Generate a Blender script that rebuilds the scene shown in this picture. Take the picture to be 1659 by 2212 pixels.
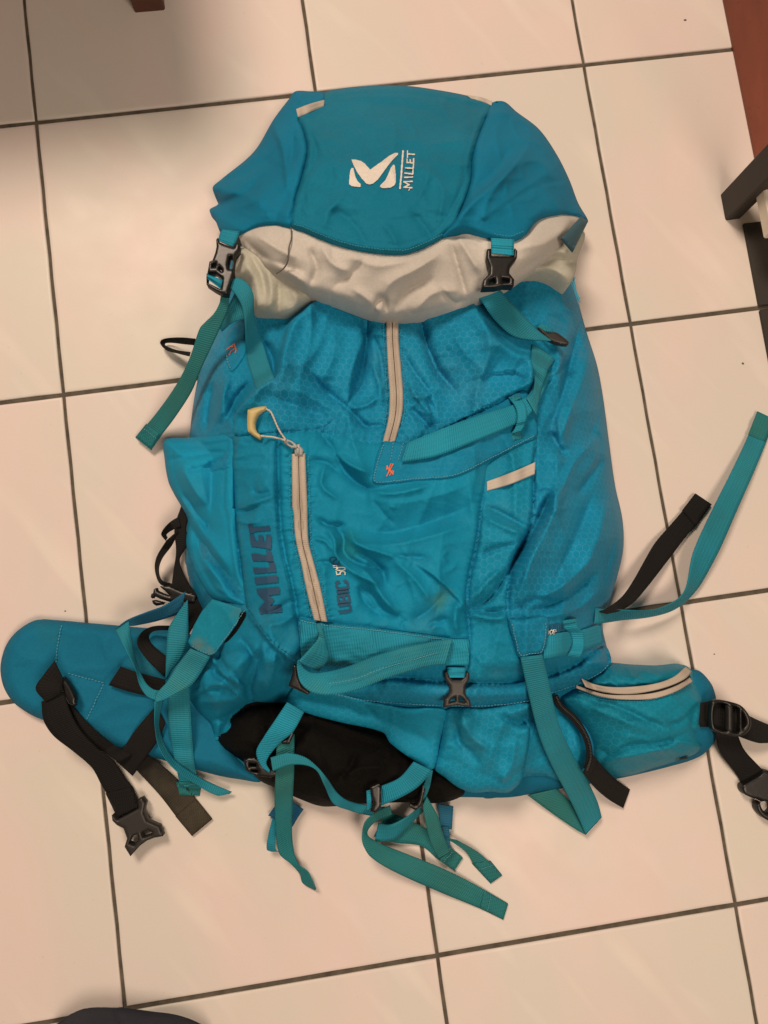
import bpy, math, random
import numpy as np
from mathutils import Matrix, Vector
from mathutils.geometry import delaunay_2d_cdt

random.seed(7); rng = np.random.default_rng(11)
scene = bpy.context.scene
for o in list(bpy.data.objects): bpy.data.objects.remove(o)
col = scene.collection

# ------------------------------------------------------------------ camera
FPX, CX, CY = 1600.0, 829.5, 1106.0              # focal length in trace units (1659 x 2212)
ROT = np.array([-0.10341054, -0.0480985, -0.13858621]); TR = np.array([-0.37138661, -0.41592442, 0.79034126])
def rod(w):
    t = np.linalg.norm(w); k = w / t
    K = np.array([[0, -k[2], k[1]], [k[2], 0, -k[0]], [-k[1], k[0], 0]])
    return np.eye(3) + math.sin(t) * K + (1 - math.cos(t)) * K @ K
D = np.diag([1., -1., -1.])
RW = (D @ rod(ROT) @ D).T                        # camera axes in world
CAM = D @ (-rod(ROT).T @ TR)
cam_data = bpy.data.cameras.new('camera'); cam = bpy.data.objects.new('camera', cam_data); col.objects.link(cam)
cam_data.sensor_fit = 'VERTICAL'; cam_data.sensor_height = 36; cam_data.lens = FPX / 2212 * 36
cam_data.clip_start = 0.01; cam_data.clip_end = 50
mw = Matrix.Identity(4)
for i in range(3):
    for j in range(3): mw[i][j] = RW[i, j]
    mw[i][3] = CAM[i]
cam.matrix_world = mw
scene.camera = cam

# ------------------------------------------------------------------ light
world = bpy.data.worlds.new('World'); scene.world = world; world.use_nodes = True
bg = world.node_tree.nodes['Background']
bg.inputs[0].default_value = (1.0, 0.80, 0.60, 1); bg.inputs[1].default_value = 0.125
def area(name, loc, target, size, energy, color):
    l = bpy.data.lights.new(name, 'AREA'); l.shape = 'DISK'; l.size = size; l.energy = energy; l.color = color
    o = bpy.data.objects.new(name, l); col.objects.link(o); o.location = loc
    o.rotation_euler = (Vector(target) - Vector(loc)).to_track_quat('-Z', 'Y').to_euler()
    return o
area('ceiling_lamp', (-0.30, 1.35, 2.7), (0.3, -0.6, 0), 0.95, 74, (1.0, 0.79, 0.625))
area('fill_light', (0.75, -1.35, 2.2), (0.45, -0.7, 0), 0.9, 25, (1.0, 0.79, 0.625))  # added soft fill to lift the lower right, no known source there
scene.view_settings.view_transform = 'Standard'; scene.view_settings.look = 'None'
scene.view_settings.exposure = 0.0; scene.view_settings.gamma = 1.0
scene.render.engine = 'CYCLES'
scene.render.resolution_x = 768; scene.render.resolution_y = 1024

# ------------------------------------------------------------------ tracing helpers
def P(u, v, z):
    """trace point (u, v) at height z above the floor -> world position"""
    u = np.asarray(u, float); v = np.asarray(v, float); z = np.asarray(z, float)
    d = np.stack([(u - CX) / FPX, -(v - CY) / FPX, -np.ones_like(u)], -1) @ RW.T
    k = (z - CAM[2]) / d[..., 2]
    return CAM + d * k[..., None]
CR = {}
for key, (x0, y0, w) in dict(A=(750, 280, 1650), B=(500, 1100, 1200), C=(1400, 1100, 1200), D=(500, 1900, 1200), E=(1400, 1900, 1200),
        F=(0, 2300, 1200), G=(900, 2600, 1200), H=(1900, 2300, 1124), N=(1300, 550, 400), O=(900, 1980, 550), Q=(900, 1550, 400),
        S=(0, 3300, 1200)).items():
    CR[key] = (x0, y0, w / 1659)
for key, (x0, y0, w, ow) in dict(J=(780, 900, 370, 1364), K=(560, 1900, 440, 1217), L=(2050, 1050, 350, 1032), M=(2150, 2350, 650, 1598),
        R=(2300, 1500, 724, 1601), U=(2800, 500, 224, 1239)).items():
    CR[key] = (x0, y0, w / ow)
CR['X'] = (0, 0, 1 / 0.548611)
def T(key, *pts):
    x0, y0, s = CR[key]; q = 0.548611
    return [((x0 + x * s) * q, (y0 + y * s) * q) for x, y in pts]

def smooth_closed(pts, step, sharp=False):
    p = np.array(pts, float); n = len(p); out = []
    for i in range(n):
        p0, p1, p2, p3 = p[i - 1], p[i], p[(i + 1) % n], p[(i + 2) % n]
        L = np.linalg.norm(p2 - p1); m = max(1, int(round(L / step)))
        for k in range(m):
            t = k / m
            if sharp: out.append(p1 + (p2 - p1) * t); continue
            m1 = (p2 - p0) / (np.linalg.norm(p2 - p1) + np.linalg.norm(p1 - p0)) * L
            m2 = (p3 - p1) / (np.linalg.norm(p3 - p2) + L) * L
            h = t * t * (3 - 2 * t)
            out.append((2*t**3-3*t**2+1)*p1 + (t**3-2*t**2+t)*m1 + (-2*t**3+3*t**2)*p2 + (t**3-t**2)*m2)
    return np.array(out)
def smooth_open(pts, n):
    p = np.array(pts, float)
    if len(p) == 2:
        t = np.linspace(0, 1, n)[:, None]; return p[0] + (p[1] - p[0]) * t
    seg = np.linalg.norm(np.diff(p, axis=0), axis=1); s = np.r_[0, np.cumsum(seg)]
    m = np.zeros_like(p)
    m[1:-1] = (p[2:] - p[:-2]) / (s[2:] - s[:-2])[:, None]
    m[0] = (p[1] - p[0]) / seg[0]; m[-1] = (p[-1] - p[-2]) / seg[-1]
    dense = []
    for i in range(len(p) - 1):
        for k in range(16):
            t = k / 16; L = seg[i]
            dense.append((2*t**3-3*t**2+1)*p[i] + (t**3-2*t**2+t)*m[i]*L + (-2*t**3+3*t**2)*p[i+1] + (t**3-t**2)*m[i+1]*L)
    dense.append(p[-1]); d = np.array(dense)
    a = np.r_[0, np.cumsum(np.linalg.norm(np.diff(d, axis=0), axis=1))]
    q = np.linspace(0, a[-1], n)
    return np.stack([np.interp(q, a, d[:, c]) for c in range(p.shape[1])], 1)
def inside(poly, u, v):
    r = np.zeros(len(u), bool); n = len(poly); j = n - 1
    for i in range(n):
        xi, yi = poly[i]; xj, yj = poly[j]
        if yi != yj:
            c = ((yi > v) != (yj > v)) & (u < (xj - xi) * (v - yi) / (yj - yi) + xi)
            r ^= c
        j = i
    return r
def poly_dist(poly, u, v, closed=True):
    p = np.array(poly, float); best = np.full(len(u), 1e9)
    rngs = range(len(p)) if closed else range(1, len(p))
    for i in rngs:
        a = p[i - 1]; b = p[i]; d = b - a; L2 = (d * d).sum() + 1e-9
        t = np.clip(((u - a[0]) * d[0] + (v - a[1]) * d[1]) / L2, 0, 1)
        best = np.minimum(best, (u - a[0] - t * d[0]) ** 2 + (v - a[1] - t * d[1]) ** 2)
    return np.sqrt(best)
_lat = {}
def vnoise(u, v, scale, seed):
    if seed not in _lat: _lat[seed] = np.random.default_rng(seed).random((64, 64))
    g = _lat[seed]; x = u / scale + 100; y = v / scale + 100
    i = np.floor(x).astype(int); j = np.floor(y).astype(int); fx = x - i; fy = y - j
    fx = fx * fx * fx * (fx * (fx * 6 - 15) + 10); fy = fy * fy * fy * (fy * (fy * 6 - 15) + 10)
    a = g[i % 64, j % 64]; b = g[(i + 1) % 64, j % 64]; c = g[i % 64, (j + 1) % 64]; d = g[(i + 1) % 64, (j + 1) % 64]
    return (a + (b - a) * fx) * (1 - fy) + (c + (d - c) * fx) * fy
def crumple(u, v, seed=1, k=1.0):
    wu = u + 30 * vnoise(u, v, 90, seed + 50); wv = v + 30 * vnoise(u, v, 90, seed + 51)
    r1 = 1 - np.abs(2 * vnoise(wu + .35 * wv, wv * .8, 85 * k, seed) - 1)
    r2 = 1 - np.abs(2 * vnoise(wu - .3 * wv, wv, 42 * k, seed + 1) - 1)
    r3 = 1 - np.abs(2 * vnoise(wu * .8 + .5 * wv, wv - .4 * wu, 24 * k, seed + 3) - 1)
    mask = .35 + 1.1 * vnoise(u, v, 160, seed + 2); mask2 = np.clip(3 * vnoise(u, v, 110, seed + 4) - 1.0, 0, 1.4)
    return (r1 ** 2.5 * .0028 + r2 ** 3 * .0016 - .0018) * mask + r3 ** 2 * .0008 * mask2
def creases_eval(lst, u, v):
    z = np.zeros(len(u))
    for kind, pts, amp, w in lst:
        p = smooth_open(pts, max(4, len(pts) * 4)); seg = np.linalg.norm(np.diff(p, axis=0), axis=1); cum = np.r_[0, np.cumsum(seg)]
        reach = 6 * w + 4
        m = (u > p[:, 0].min() - reach) & (u < p[:, 0].max() + reach) & (v > p[:, 1].min() - reach) & (v < p[:, 1].max() + reach)
        if not m.any(): continue
        uu = u[m]; vv = v[m]; best = np.full(len(uu), 1e9); par = np.zeros(len(uu)); sg = np.ones(len(uu))
        for i in range(len(p) - 1):
            a = p[i]; d = p[i + 1] - a; L = seg[i] + 1e-9
            t = np.clip(((uu - a[0]) * d[0] + (vv - a[1]) * d[1]) / L ** 2, 0, 1)
            q = (uu - a[0] - t * d[0]) ** 2 + (vv - a[1] - t * d[1]) ** 2
            c = q < best
            best[c] = q[c]; par[c] = (cum[i] + t[c] * L) / cum[-1]
            sg[c] = np.sign(d[0] * (vv[c] - a[1]) - d[1] * (uu[c] - a[0]))
        dist = np.sqrt(best); tap = np.clip(np.minimum(par, 1 - par) * 5, 0, 1) ** .8 * .85 + .15
        if kind == 'g': f = .45 * np.exp(-(dist / w) ** 2) + .55 * np.exp(-dist / (.42 * w))
        elif kind == 'e': f = np.exp(-dist / w)
        elif kind == 'p':                        # puckers across a seam
            ar = par * cum[-1]; f = np.sin(ar / 2.2 + 3 * np.sin(ar / 17.0) + 1.5 * np.sin(ar / 6.1 + sg)) * np.exp(-dist / w) * (.35 + .9 * vnoise(uu, vv, 40, 93)); tap = 1.0
        else: f = np.where(sg > 0, np.exp(-dist / (2.2 * w)), np.exp(-(dist / (.3 * w)) ** 2))
        z[m] += amp * .001 * tap * f
    return z

# ------------------------------------------------------------------ materials
MATS = {}
def new_mat(name):
    m = bpy.data.materials.new(name); m.use_nodes = True; MATS[name] = m
    nt = m.node_tree; return m, nt, nt.nodes['Principled BSDF']
def nd(nt, typ, **kw):
    n = nt.nodes.new(typ)
    for k, v in kw.items():
        if k == 'ins':
            for a, b in v.items(): n.inputs[a].default_value = b
        else: setattr(n, k, v)
    return n
def mathn(nt, op, a, b=None, c=None):
    n = nt.nodes.new('ShaderNodeMath'); n.operation = op
    for i, x in enumerate((a, b, c)):
        if x is None: continue
        if isinstance(x, (int, float)): n.inputs[i].default_value = x
        else: nt.links.new(x, n.inputs[i])
    return n.outputs[0]
def mixc(nt, fac, a, b):
    n = nt.nodes.new('ShaderNodeMix'); n.data_type = 'RGBA'
    for sock, x in ((n.inputs[0], fac), (n.inputs[6], a), (n.inputs[7], b)):
        if isinstance(x, (int, float)): sock.default_value = x
        elif isinstance(x, tuple): sock.default_value = (*x, 1) if len(x) == 3 else x
        else: nt.links.new(x, sock)
    return n.outputs[2]
def noise_out(nt, vec, scale, detail=3, rough=.55, dist=0):
    n = nd(nt, 'ShaderNodeTexNoise', ins={'Scale': scale, 'Detail': detail, 'Roughness': rough, 'Distortion': dist})
    nt.links.new(vec, n.inputs['Vector']); return n.outputs[0]
def ramp(nt, src, lo, hi):
    n = nt.nodes.new('ShaderNodeMapRange'); n.inputs[1].default_value = lo; n.inputs[2].default_value = hi
    nt.links.new(src, n.inputs[0]); return n.outputs[0]
def bump(nt, h, strength, dist, base=None):
    b = nd(nt, 'ShaderNodeBump', ins={'Strength': strength, 'Distance': dist}); nt.links.new(h, b.inputs['Height'])
    if base: nt.links.new(base, b.inputs['Normal'])
    return b.outputs[0]
def cloth_mat(name, colr, hexa=0.0, rough=.46, sheen=.0, dirt=0.0, dirtcol=(.20, .22, .06), crinkle=.35, hexrot=.12, spec=.12):
    m, nt, b = new_mat(name)
    tc = nt.nodes.new('ShaderNodeTexCoord'); vec = tc.outputs['Object']
    n1 = noise_out(nt, vec, 9, 4); n2 = noise_out(nt, vec, 60, 4, .6, .6)
    base = mixc(nt, ramp(nt, n1, .3, .7), tuple(c * .86 for c in colr), tuple(min(1, c * 1.10) for c in colr))
    sp_ = noise_out(nt, vec, 420, 2, .8); base = mixc(nt, mathn(nt, 'MULTIPLY', ramp(nt, sp_, .35, .70), .30), base, tuple(c * .62 for c in colr))
    if hexa > 0:
        mp = nd(nt, 'ShaderNodeMapping', ins={'Rotation': (0, 0, hexrot), 'Scale': (155, 155, 155)}); nt.links.new(vec, mp.inputs[0])
        warp = nd(nt, 'ShaderNodeVectorMath', operation='MULTIPLY_ADD', ins={1: (.5, .5, 0), 2: (0, 0, 0)})
        nz = nd(nt, 'ShaderNodeTexNoise', ins={'Scale': 14.0, 'Detail': 1.0}); nt.links.new(vec, nz.inputs[0])
        nt.links.new(nz.outputs[1], warp.inputs[0]); nt.links.new(mp.outputs[0], warp.inputs[2])
        s3 = math.sqrt(3)
        def cell(off):
            a = nd(nt, 'ShaderNodeVectorMath', operation='ADD', ins={1: (off[0], off[1], 0)}); nt.links.new(warp.outputs[0], a.inputs[0])
            mo = nd(nt, 'ShaderNodeVectorMath', operation='WRAP', ins={1: (.5, s3 / 2, 1), 2: (-.5, -s3 / 2, -1)})
            nt.links.new(a.outputs[0], mo.inputs[0])
            sp = nt.nodes.new('ShaderNodeSeparateXYZ'); nt.links.new(mo.outputs[0], sp.inputs[0])
            ax = mathn(nt, 'ABSOLUTE', sp.outputs[0]); ay = mathn(nt, 'ABSOLUTE', sp.outputs[1])
            d = mathn(nt, 'ADD', mathn(nt, 'MULTIPLY', ax, .5), mathn(nt, 'MULTIPLY', ay, s3 / 2))
            return mathn(nt, 'MAXIMUM', ax, d)
        hd = mathn(nt, 'MINIMUM', cell((0, 0)), cell((.5, s3 / 2)))
        line = ramp(nt, hd, .43, .485)
        patchy = ramp(nt, noise_out(nt, vec, 12, 2), .25, .60)
        lf = mathn(nt, 'MULTIPLY', mathn(nt, 'MULTIPLY', line, patchy), hexa * .62)
        base = mixc(nt, lf, base, tuple(min(1, c * 1.25 + .10) for c in colr))
    if dirt > 0:
        dn = noise_out(nt, vec, 13, 5, .65)
        base = mixc(nt, mathn(nt, 'MULTIPLY', ramp(nt, dn, .55, .8), dirt), base, dirtcol)
    nt.links.new(base, b.inputs['Base Color'])
    b.inputs['Roughness'].default_value = rough; b.inputs['Specular IOR Level'].default_value = spec
    b.inputs['Specular Tint'].default_value = (*[min(1, c * 1.6 + .25) for c in colr], 1)
    b.inputs['Sheen Weight'].default_value = sheen; b.inputs['Sheen Roughness'].default_value = .5
    weave = noise_out(nt, vec, 750, 2, .7)
    nrm = bump(nt, n2, crinkle * .45, .004); nrm = bump(nt, noise_out(nt, vec, 170, 3, .6, 1.2), crinkle * .6, .0016, nrm)
    nrm = bump(nt, weave, .22, .0007, nrm)
    nt.links.new(nrm, b.inputs['Normal'])
    return m
def web_mat(name, colr, dirt=.3, dirtcol=(.05, .22, .13), rough=.7, pitch=.0021, spec=.25, ribs=.5):
    m, nt, b = new_mat(name)
    uv = nt.nodes.new('ShaderNodeUVMap'); uv.uv_map = 'UVMap'
    tc = nt.nodes.new('ShaderNodeTexCoord'); vec = tc.outputs['Object']
    sp = nt.nodes.new('ShaderNodeSeparateXYZ'); nt.links.new(uv.outputs[0], sp.inputs[0])
    rib = mathn(nt, 'SINE', mathn(nt, 'MULTIPLY', sp.outputs[0], 2 * math.pi / pitch))
    lng = mathn(nt, 'SINE', mathn(nt, 'MULTIPLY', sp.outputs[1], 2 * math.pi / .0034))
    n1 = noise_out(nt, vec, 18, 4)
    base = mixc(nt, ramp(nt, n1, .3, .7), tuple(c * .80 for c in colr), tuple(min(1, c * 1.15) for c in colr))
    dn = noise_out(nt, vec, 8, 5, .65)
    base = mixc(nt, mathn(nt, 'MULTIPLY', ramp(nt, dn, .42, .72), dirt), base, dirtcol)
    base = mixc(nt, mathn(nt, 'MULTIPLY', ramp(nt, rib, 0, -1), .22), base, tuple(c * .5 for c in colr))
    nt.links.new(base, b.inputs['Base Color'])
    b.inputs['Roughness'].default_value = rough; b.inputs['Specular IOR Level'].default_value = spec; b.inputs['Sheen Weight'].default_value = .02
    nrm = bump(nt, rib, ribs, .0004); nrm = bump(nt, lng, .25, .0003, nrm)
    nrm = bump(nt, noise_out(nt, vec, 1200, 1), .15, .0005, nrm)
    nt.links.new(nrm, b.inputs['Normal']); return m
def plain_mat(name, colr, rough=.5, spec=.5, var=.12, nscale=40, bumpy=.1, bscale=300):
    m, nt, b = new_mat(name)
    tc = nt.nodes.new('ShaderNodeTexCoord'); vec = tc.outputs['Object']
    n1 = noise_out(nt, vec, nscale, 4)
    base = mixc(nt, ramp(nt, n1, .3, .7), tuple(c * (1 - var) for c in colr), tuple(min(1, c * (1 + var)) for c in colr))
    nt.links.new(base, b.inputs['Base Color']); b.inputs['Roughness'].default_value = rough; b.inputs['Specular IOR Level'].default_value = spec
    if bumpy: nt.links.new(bump(nt, noise_out(nt, vec, bscale, 3), bumpy, .001), b.inputs['Normal'])
    return m
BLUE = (.010, .245, .43)
M_body = cloth_mat('ripstop_blue', BLUE, hexa=.45, dirt=.10, crinkle=.45)
M_front = cloth_mat('nylon_blue', (.010, .262, .435), hexa=0, dirt=.16, crinkle=.30, rough=.48)
M_front2 = cloth_mat('ripstop_fine', (.010, .228, .385), hexa=.12, dirt=.12, crinkle=.35)
M_lid = cloth_mat('lid_cloth', (.010, .19, .305), hexa=.05, crinkle=.5, rough=.6)
M_stretch = cloth_mat('stretch_blue', (.011, .28, .47), crinkle=.05, rough=.62, dirt=.08)
M_wing = cloth_mat('stretch_lid', (.009, .195, .345), crinkle=.05, rough=.65)
M_belt = cloth_mat('belt_cloth', (.012, .17, .295), crinkle=.25, rough=.7, dirt=.55, dirtcol=(.03, .16, .17))
M_hip = cloth_mat('hip_pocket_cloth', (.010, .245, .37), hexa=.35, dirt=.35, dirtcol=(.03, .26, .20), crinkle=.35, hexrot=-.25)
M_low = cloth_mat('ripstop_low', (.010, .262, .43), hexa=.38, dirt=.12, hexrot=-.3, crinkle=.35)
M_patch = cloth_mat('patch_cloth', (.010, .228, .40), hexa=.18, dirt=.12, crinkle=.15)
M_flap = cloth_mat('worn_patch', (.013, .24, .36), hexa=.10, dirt=.55, dirtcol=(.14, .20, .10), crinkle=.1)
M_grey = cloth_mat('grey_lining', (.62, .59, .54), crinkle=.15, rough=.75, sheen=.0, spec=.12)
M_collar = cloth_mat('grey_collar', (.50, .50, .42), crinkle=.3, rough=.5, sheen=.1)
M_black = cloth_mat('black_cordura', (.0065, .0062, .0055), crinkle=.9, rough=.75, sheen=.0, spec=.2)
M_navy = cloth_mat('slate_garment', (.045, .050, .065), crinkle=.2, rough=.85)
M_back = cloth_mat('back_mesh', (.42, .38, .34), crinkle=.3)
def stain(mat, pts):
    nt = mat.node_tree; b = nt.nodes['Principled BSDF']; src = b.inputs['Base Color'].links[0].from_socket
    tc = nt.nodes.new('ShaderNodeTexCoord')
    for (u, v, z, r, colr, amt) in pts:
        d = nd(nt, 'ShaderNodeVectorMath', operation='DISTANCE'); nt.links.new(tc.outputs['Object'], d.inputs[0]); d.inputs[1].default_value = tuple(P(u, v, z))
        n = noise_out(nt, tc.outputs['Object'], 110, 4, .7)
        dd = mathn(nt, 'ADD', d.outputs['Value'], mathn(nt, 'MULTIPLY', mathn(nt, 'SUBTRACT', n, .5), r * 1.2))
        src = mixc(nt, mathn(nt, 'MULTIPLY', ramp(nt, dd, r, r * .2), amt), src, colr)
    nt.links.new(src, b.inputs['Base Color'])
stain(M_front, [(955, 1288, .12, .012, (.05, .18, .14), .55), (945, 1306, .12, .009, (.05, .18, .14), .5), (757, 1180, .12, .016, (.02, .24, .26), .6)])
stain(M_flap, [(425, 1392, .088, .010, (.16, .19, .11), .6), (447, 1410, .088, .008, (.18, .20, .13), .6)])
W_teal = web_mat('webbing_teal', (.012, .245, .345), dirt=.5, dirtcol=(.035, .21, .215))
W_bright = web_mat('webbing_bright', (.011, .285, .425), dirt=.3, dirtcol=(.02, .25, .31))
W_green = web_mat('webbing_green', (.014, .19, .215), dirt=.5, dirtcol=(.05, .19, .13))
W_worn = web_mat('webbing_worn', (.012, .26, .37), dirt=.55, dirtcol=(.09, .24, .13))
W_dark = web_mat('webbing_blue', (.010, .115, .23), dirt=.2)
W_black = web_mat('webbing_black', (.0075, .007, .0062), dirt=.15, dirtcol=(.02, .018, .014), rough=.8)
W_velcro = web_mat('webbing_dusty', (.022, .020, .016), dirt=.9, dirtcol=(.10, .085, .055), rough=.9)
M_tape = web_mat('zip_tape', (.50, .43, .355), dirt=.25, dirtcol=(.34, .29, .22), pitch=.0017, ribs=.3)
M_refl = web_mat('reflective_tape', (.55, .49, .42), dirt=.1, dirtcol=(.4, .35, .3), pitch=.02, ribs=.1)
M_plastic = plain_mat('black_plastic', (.008, .0075, .007), rough=.36, spec=.5)
M_plastic2 = plain_mat('grey_plastic', (.024, .022, .020), rough=.45)
M_gap = plain_mat('dark_gap', (.010, .010, .012), rough=.9)
M_white = cloth_mat('embroidery', (.78, .73, .66), crinkle=.5, rough=.5, sheen=.2)
M_print = plain_mat('navy_print', (.012, .062, .135), rough=.7, bumpy=.05)
M_wprint = plain_mat('white_print', (.75, .72, .60), rough=.6)
M_orange = plain_mat('orange_thread', (.80, .16, .05), rough=.6)
M_yellow = plain_mat('yellow_rubber', (.55, .44, .19), rough=.5, var=.15)
M_cord = plain_mat('cord', (.55, .52, .45), rough=.7)
M_metal = plain_mat('grey_zinc', (.36, .36, .34), rough=.42, spec=.6)
M_thread = plain_mat('blue_thread', (.04, .30, .44), rough=.6)
M_thread2 = plain_mat('pale_thread', (.12, .36, .46), rough=.6)
M_dthread = plain_mat('dark_thread', (.10, .09, .08), rough=.7)

# ------------------------------------------------------------------ object helpers
BASE = Vector(P(830, 1150, 0.0))
def add_obj(name, verts, faces, mat, parent=None, uvs=None, smooth=True):
    me = bpy.data.meshes.new(name)
    me.from_pydata([tuple(x) for x in verts], [], faces)
    me.materials.append(mat)
    if smooth: me.polygons.foreach_set('use_smooth', [True] * len(me.polygons))
    if uvs is not None:
        l = me.uv_layers.new(name='UVMap'); li = np.zeros(len(me.loops), int); me.loops.foreach_get('vertex_index', li)
        l.data.foreach_set('uv', np.asarray(uvs, float)[li].ravel())
    me.update()
    o = bpy.data.objects.new(name, me); col.objects.link(o)
    if parent is not None:
        o.parent = parent; o.matrix_parent_inverse = parent.matrix_basis.inverted() if parent.type == 'EMPTY' else Matrix.Identity(4)
        if parent.type != 'EMPTY': o.matrix_parent_inverse = Matrix.Identity(4)
    return o
def tag(o, label=None, cat=None, group=None, kind=None):
    for k, v in (('label', label), ('category', cat), ('group', group), ('kind', kind)):
        if v: o[k] = v
    return o
RS, RU0, RV0 = 2.0, -160.0, -160.0               # height register: raster of the highest surface so far
TOPR = np.zeros((1280, 1010))
def bil(G, u, v):
    x = np.clip((u - RU0) / RS, 0, G.shape[1] - 1.01); y = np.clip((v - RV0) / RS, 0, G.shape[0] - 1.01)
    i = x.astype(int); j = y.astype(int); fx = x - i; fy = y - j
    return (G[j, i] * (1 - fx) + G[j, i + 1] * fx) * (1 - fy) + (G[j + 1, i] * (1 - fx) + G[j + 1, i + 1] * fx) * fy
def top(u, v):
    return bil(TOPR, np.atleast_1d(np.asarray(u, float)), np.atleast_1d(np.asarray(v, float)))
def raster_cells(poly, pad=0):
    p = np.array(poly); j0, j1 = int((p[:, 1].min() - RV0) / RS) - pad, int((p[:, 1].max() - RV0) / RS) + 2 + pad
    i0, i1 = int((p[:, 0].min() - RU0) / RS) - pad, int((p[:, 0].max() - RU0) / RS) + 2 + pad
    j0, i0 = max(j0, 0), max(i0, 0); j1, i1 = min(j1, TOPR.shape[0]), min(i1, TOPR.shape[1])
    jj, ii = np.meshgrid(np.arange(j0, j1), np.arange(i0, i1), indexing='ij'); jj = jj.ravel(); ii = ii.ravel()
    return jj, ii, RU0 + ii * RS, RV0 + jj * RS
def reg(poly, zf):
    jj, ii, u, v = raster_cells(poly); m = inside(poly, u, v); jj, ii, u, v = jj[m], ii[m], u[m], v[m]
    if len(u): TOPR[jj, ii] = np.maximum(TOPR[jj, ii], zf(u, v))
def raster_fn(poly, fn, pad=40):
    """evaluate fn once on the raster round poly, return a fast lookup"""
    jj, ii, u, v = raster_cells(poly, pad); G = np.zeros_like(TOPR); G[jj, ii] = fn(u, v)
    return lambda u, v: bil(G, np.atleast_1d(np.asarray(u, float)), np.atleast_1d(np.asarray(v, float)))
def panel(name, outline, zf, mat, parent, step=6, drop=.004, dropw=7, skirt=.012, sharp=False, holes=(), register=True, thick_inset=0.0, hem=0):
    ring = smooth_closed(outline, step, sharp); rings = [ring] + [smooth_closed(h, step, sharp) for h in holes]
    pts = []; edges = []
    for r in rings:
        k = len(pts); pts += [tuple(x) for x in r]; edges += [(k + i, k + (i + 1) % len(r)) for i in range(len(r))]
    lo = ring.min(0); hi = ring.max(0)
    gx, gy = np.meshgrid(np.arange(lo[0], hi[0], step), np.arange(lo[1], hi[1], step * .87))
    gx = gx + (np.arange(gx.shape[0]) % 2)[:, None] * step * .5
    gu, gv = gx.ravel(), gy.ravel()
    ok = inside(ring, gu, gv)
    for h in rings[1:]: ok &= ~inside(h, gu, gv)
    gu, gv = gu[ok], gv[ok]
    if len(gu):
        far = np.ones(len(gu), bool)
        for r in rings: far &= poly_dist(r, gu, gv) > step * .55
        gu, gv = gu[far], gv[far]
    pts += list(zip(gu, gv))
    res = delaunay_2d_cdt([Vector(p) for p in pts], edges, [], 0, 1e-5)
    vc = np.array([tuple(v) for v in res[0]]); fc = np.array([list(f) for f in res[2]])
    cen = vc[fc].mean(1); keep = inside(ring, cen[:, 0], cen[:, 1])
    for h in rings[1:]: keep &= ~inside(h, cen[:, 0], cen[:, 1])
    fc = fc[keep]
    a = vc[fc]; area2 = (a[:, 1, 0]-a[:, 0, 0])*(a[:, 2, 1]-a[:, 0, 1])-(a[:, 1, 1]-a[:, 0, 1])*(a[:, 2, 0]-a[:, 0, 0])
    fc = fc[np.abs(area2) > 1e-6]; area2 = area2[np.abs(area2) > 1e-6]
    fc = np.where((area2 > 0)[:, None], fc[:, ::-1], fc)              # v runs down: make faces look up
    used = np.unique(fc); mp = -np.ones(len(vc), int); mp[used] = np.arange(len(used)); vc = vc[used]; fc = mp[fc]
    u, v = vc[:, 0], vc[:, 1]
    z = zf(u, v)
    ed = np.full(len(u), 1e9)
    for r in rings: ed = np.minimum(ed, poly_dist(r, u, v))
    z = z - drop * np.exp(-(ed / dropw) ** 1.5)
    if hem: z = z + .0012 * np.exp(-((ed - hem) / 3.5) ** 2) - .0010 * np.exp(-((ed - hem - 8) / 3) ** 2)
    W = P(u, v, z)
    # boundary edges -> skirt
    ec = {}
    for t in fc:
        for i in range(3):
            a_, b_ = int(t[i]), int(t[(i + 1) % 3]); ec[(a_, b_)] = 1
    bd = [(a_, b_) for (a_, b_) in ec if (b_, a_) not in ec]
    verts = [tuple(w) for w in W]; faces = [tuple(int(i) for i in t) for t in fc]
    low = {}; cenw = W.mean(0)
    for a_, b_ in bd:
        for k in (a_, b_):
            if k not in low:
                w = W[k].copy(); w[2] = max(w[2] - skirt, 0.0004)
                if thick_inset: w[:2] += (cenw[:2] - w[:2]) * thick_inset
                low[k] = len(verts); verts.append(tuple(w))
        faces.append((b_, a_, low[a_], low[b_]))
    uv = np.array([(x[0], x[1]) for x in verts])
    o = add_obj(name, verts, faces, mat, parent, uvs=uv)
    if register: reg(ring, zf)
    return o
def gsm(x, s):
    if s <= 0: return x
    r = int(3 * s); k = np.exp(-(np.arange(-r, r + 1) / s) ** 2 / 2); k /= k.sum()
    return np.convolve(np.pad(x, r, mode='edge'), k, 'valid')
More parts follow.
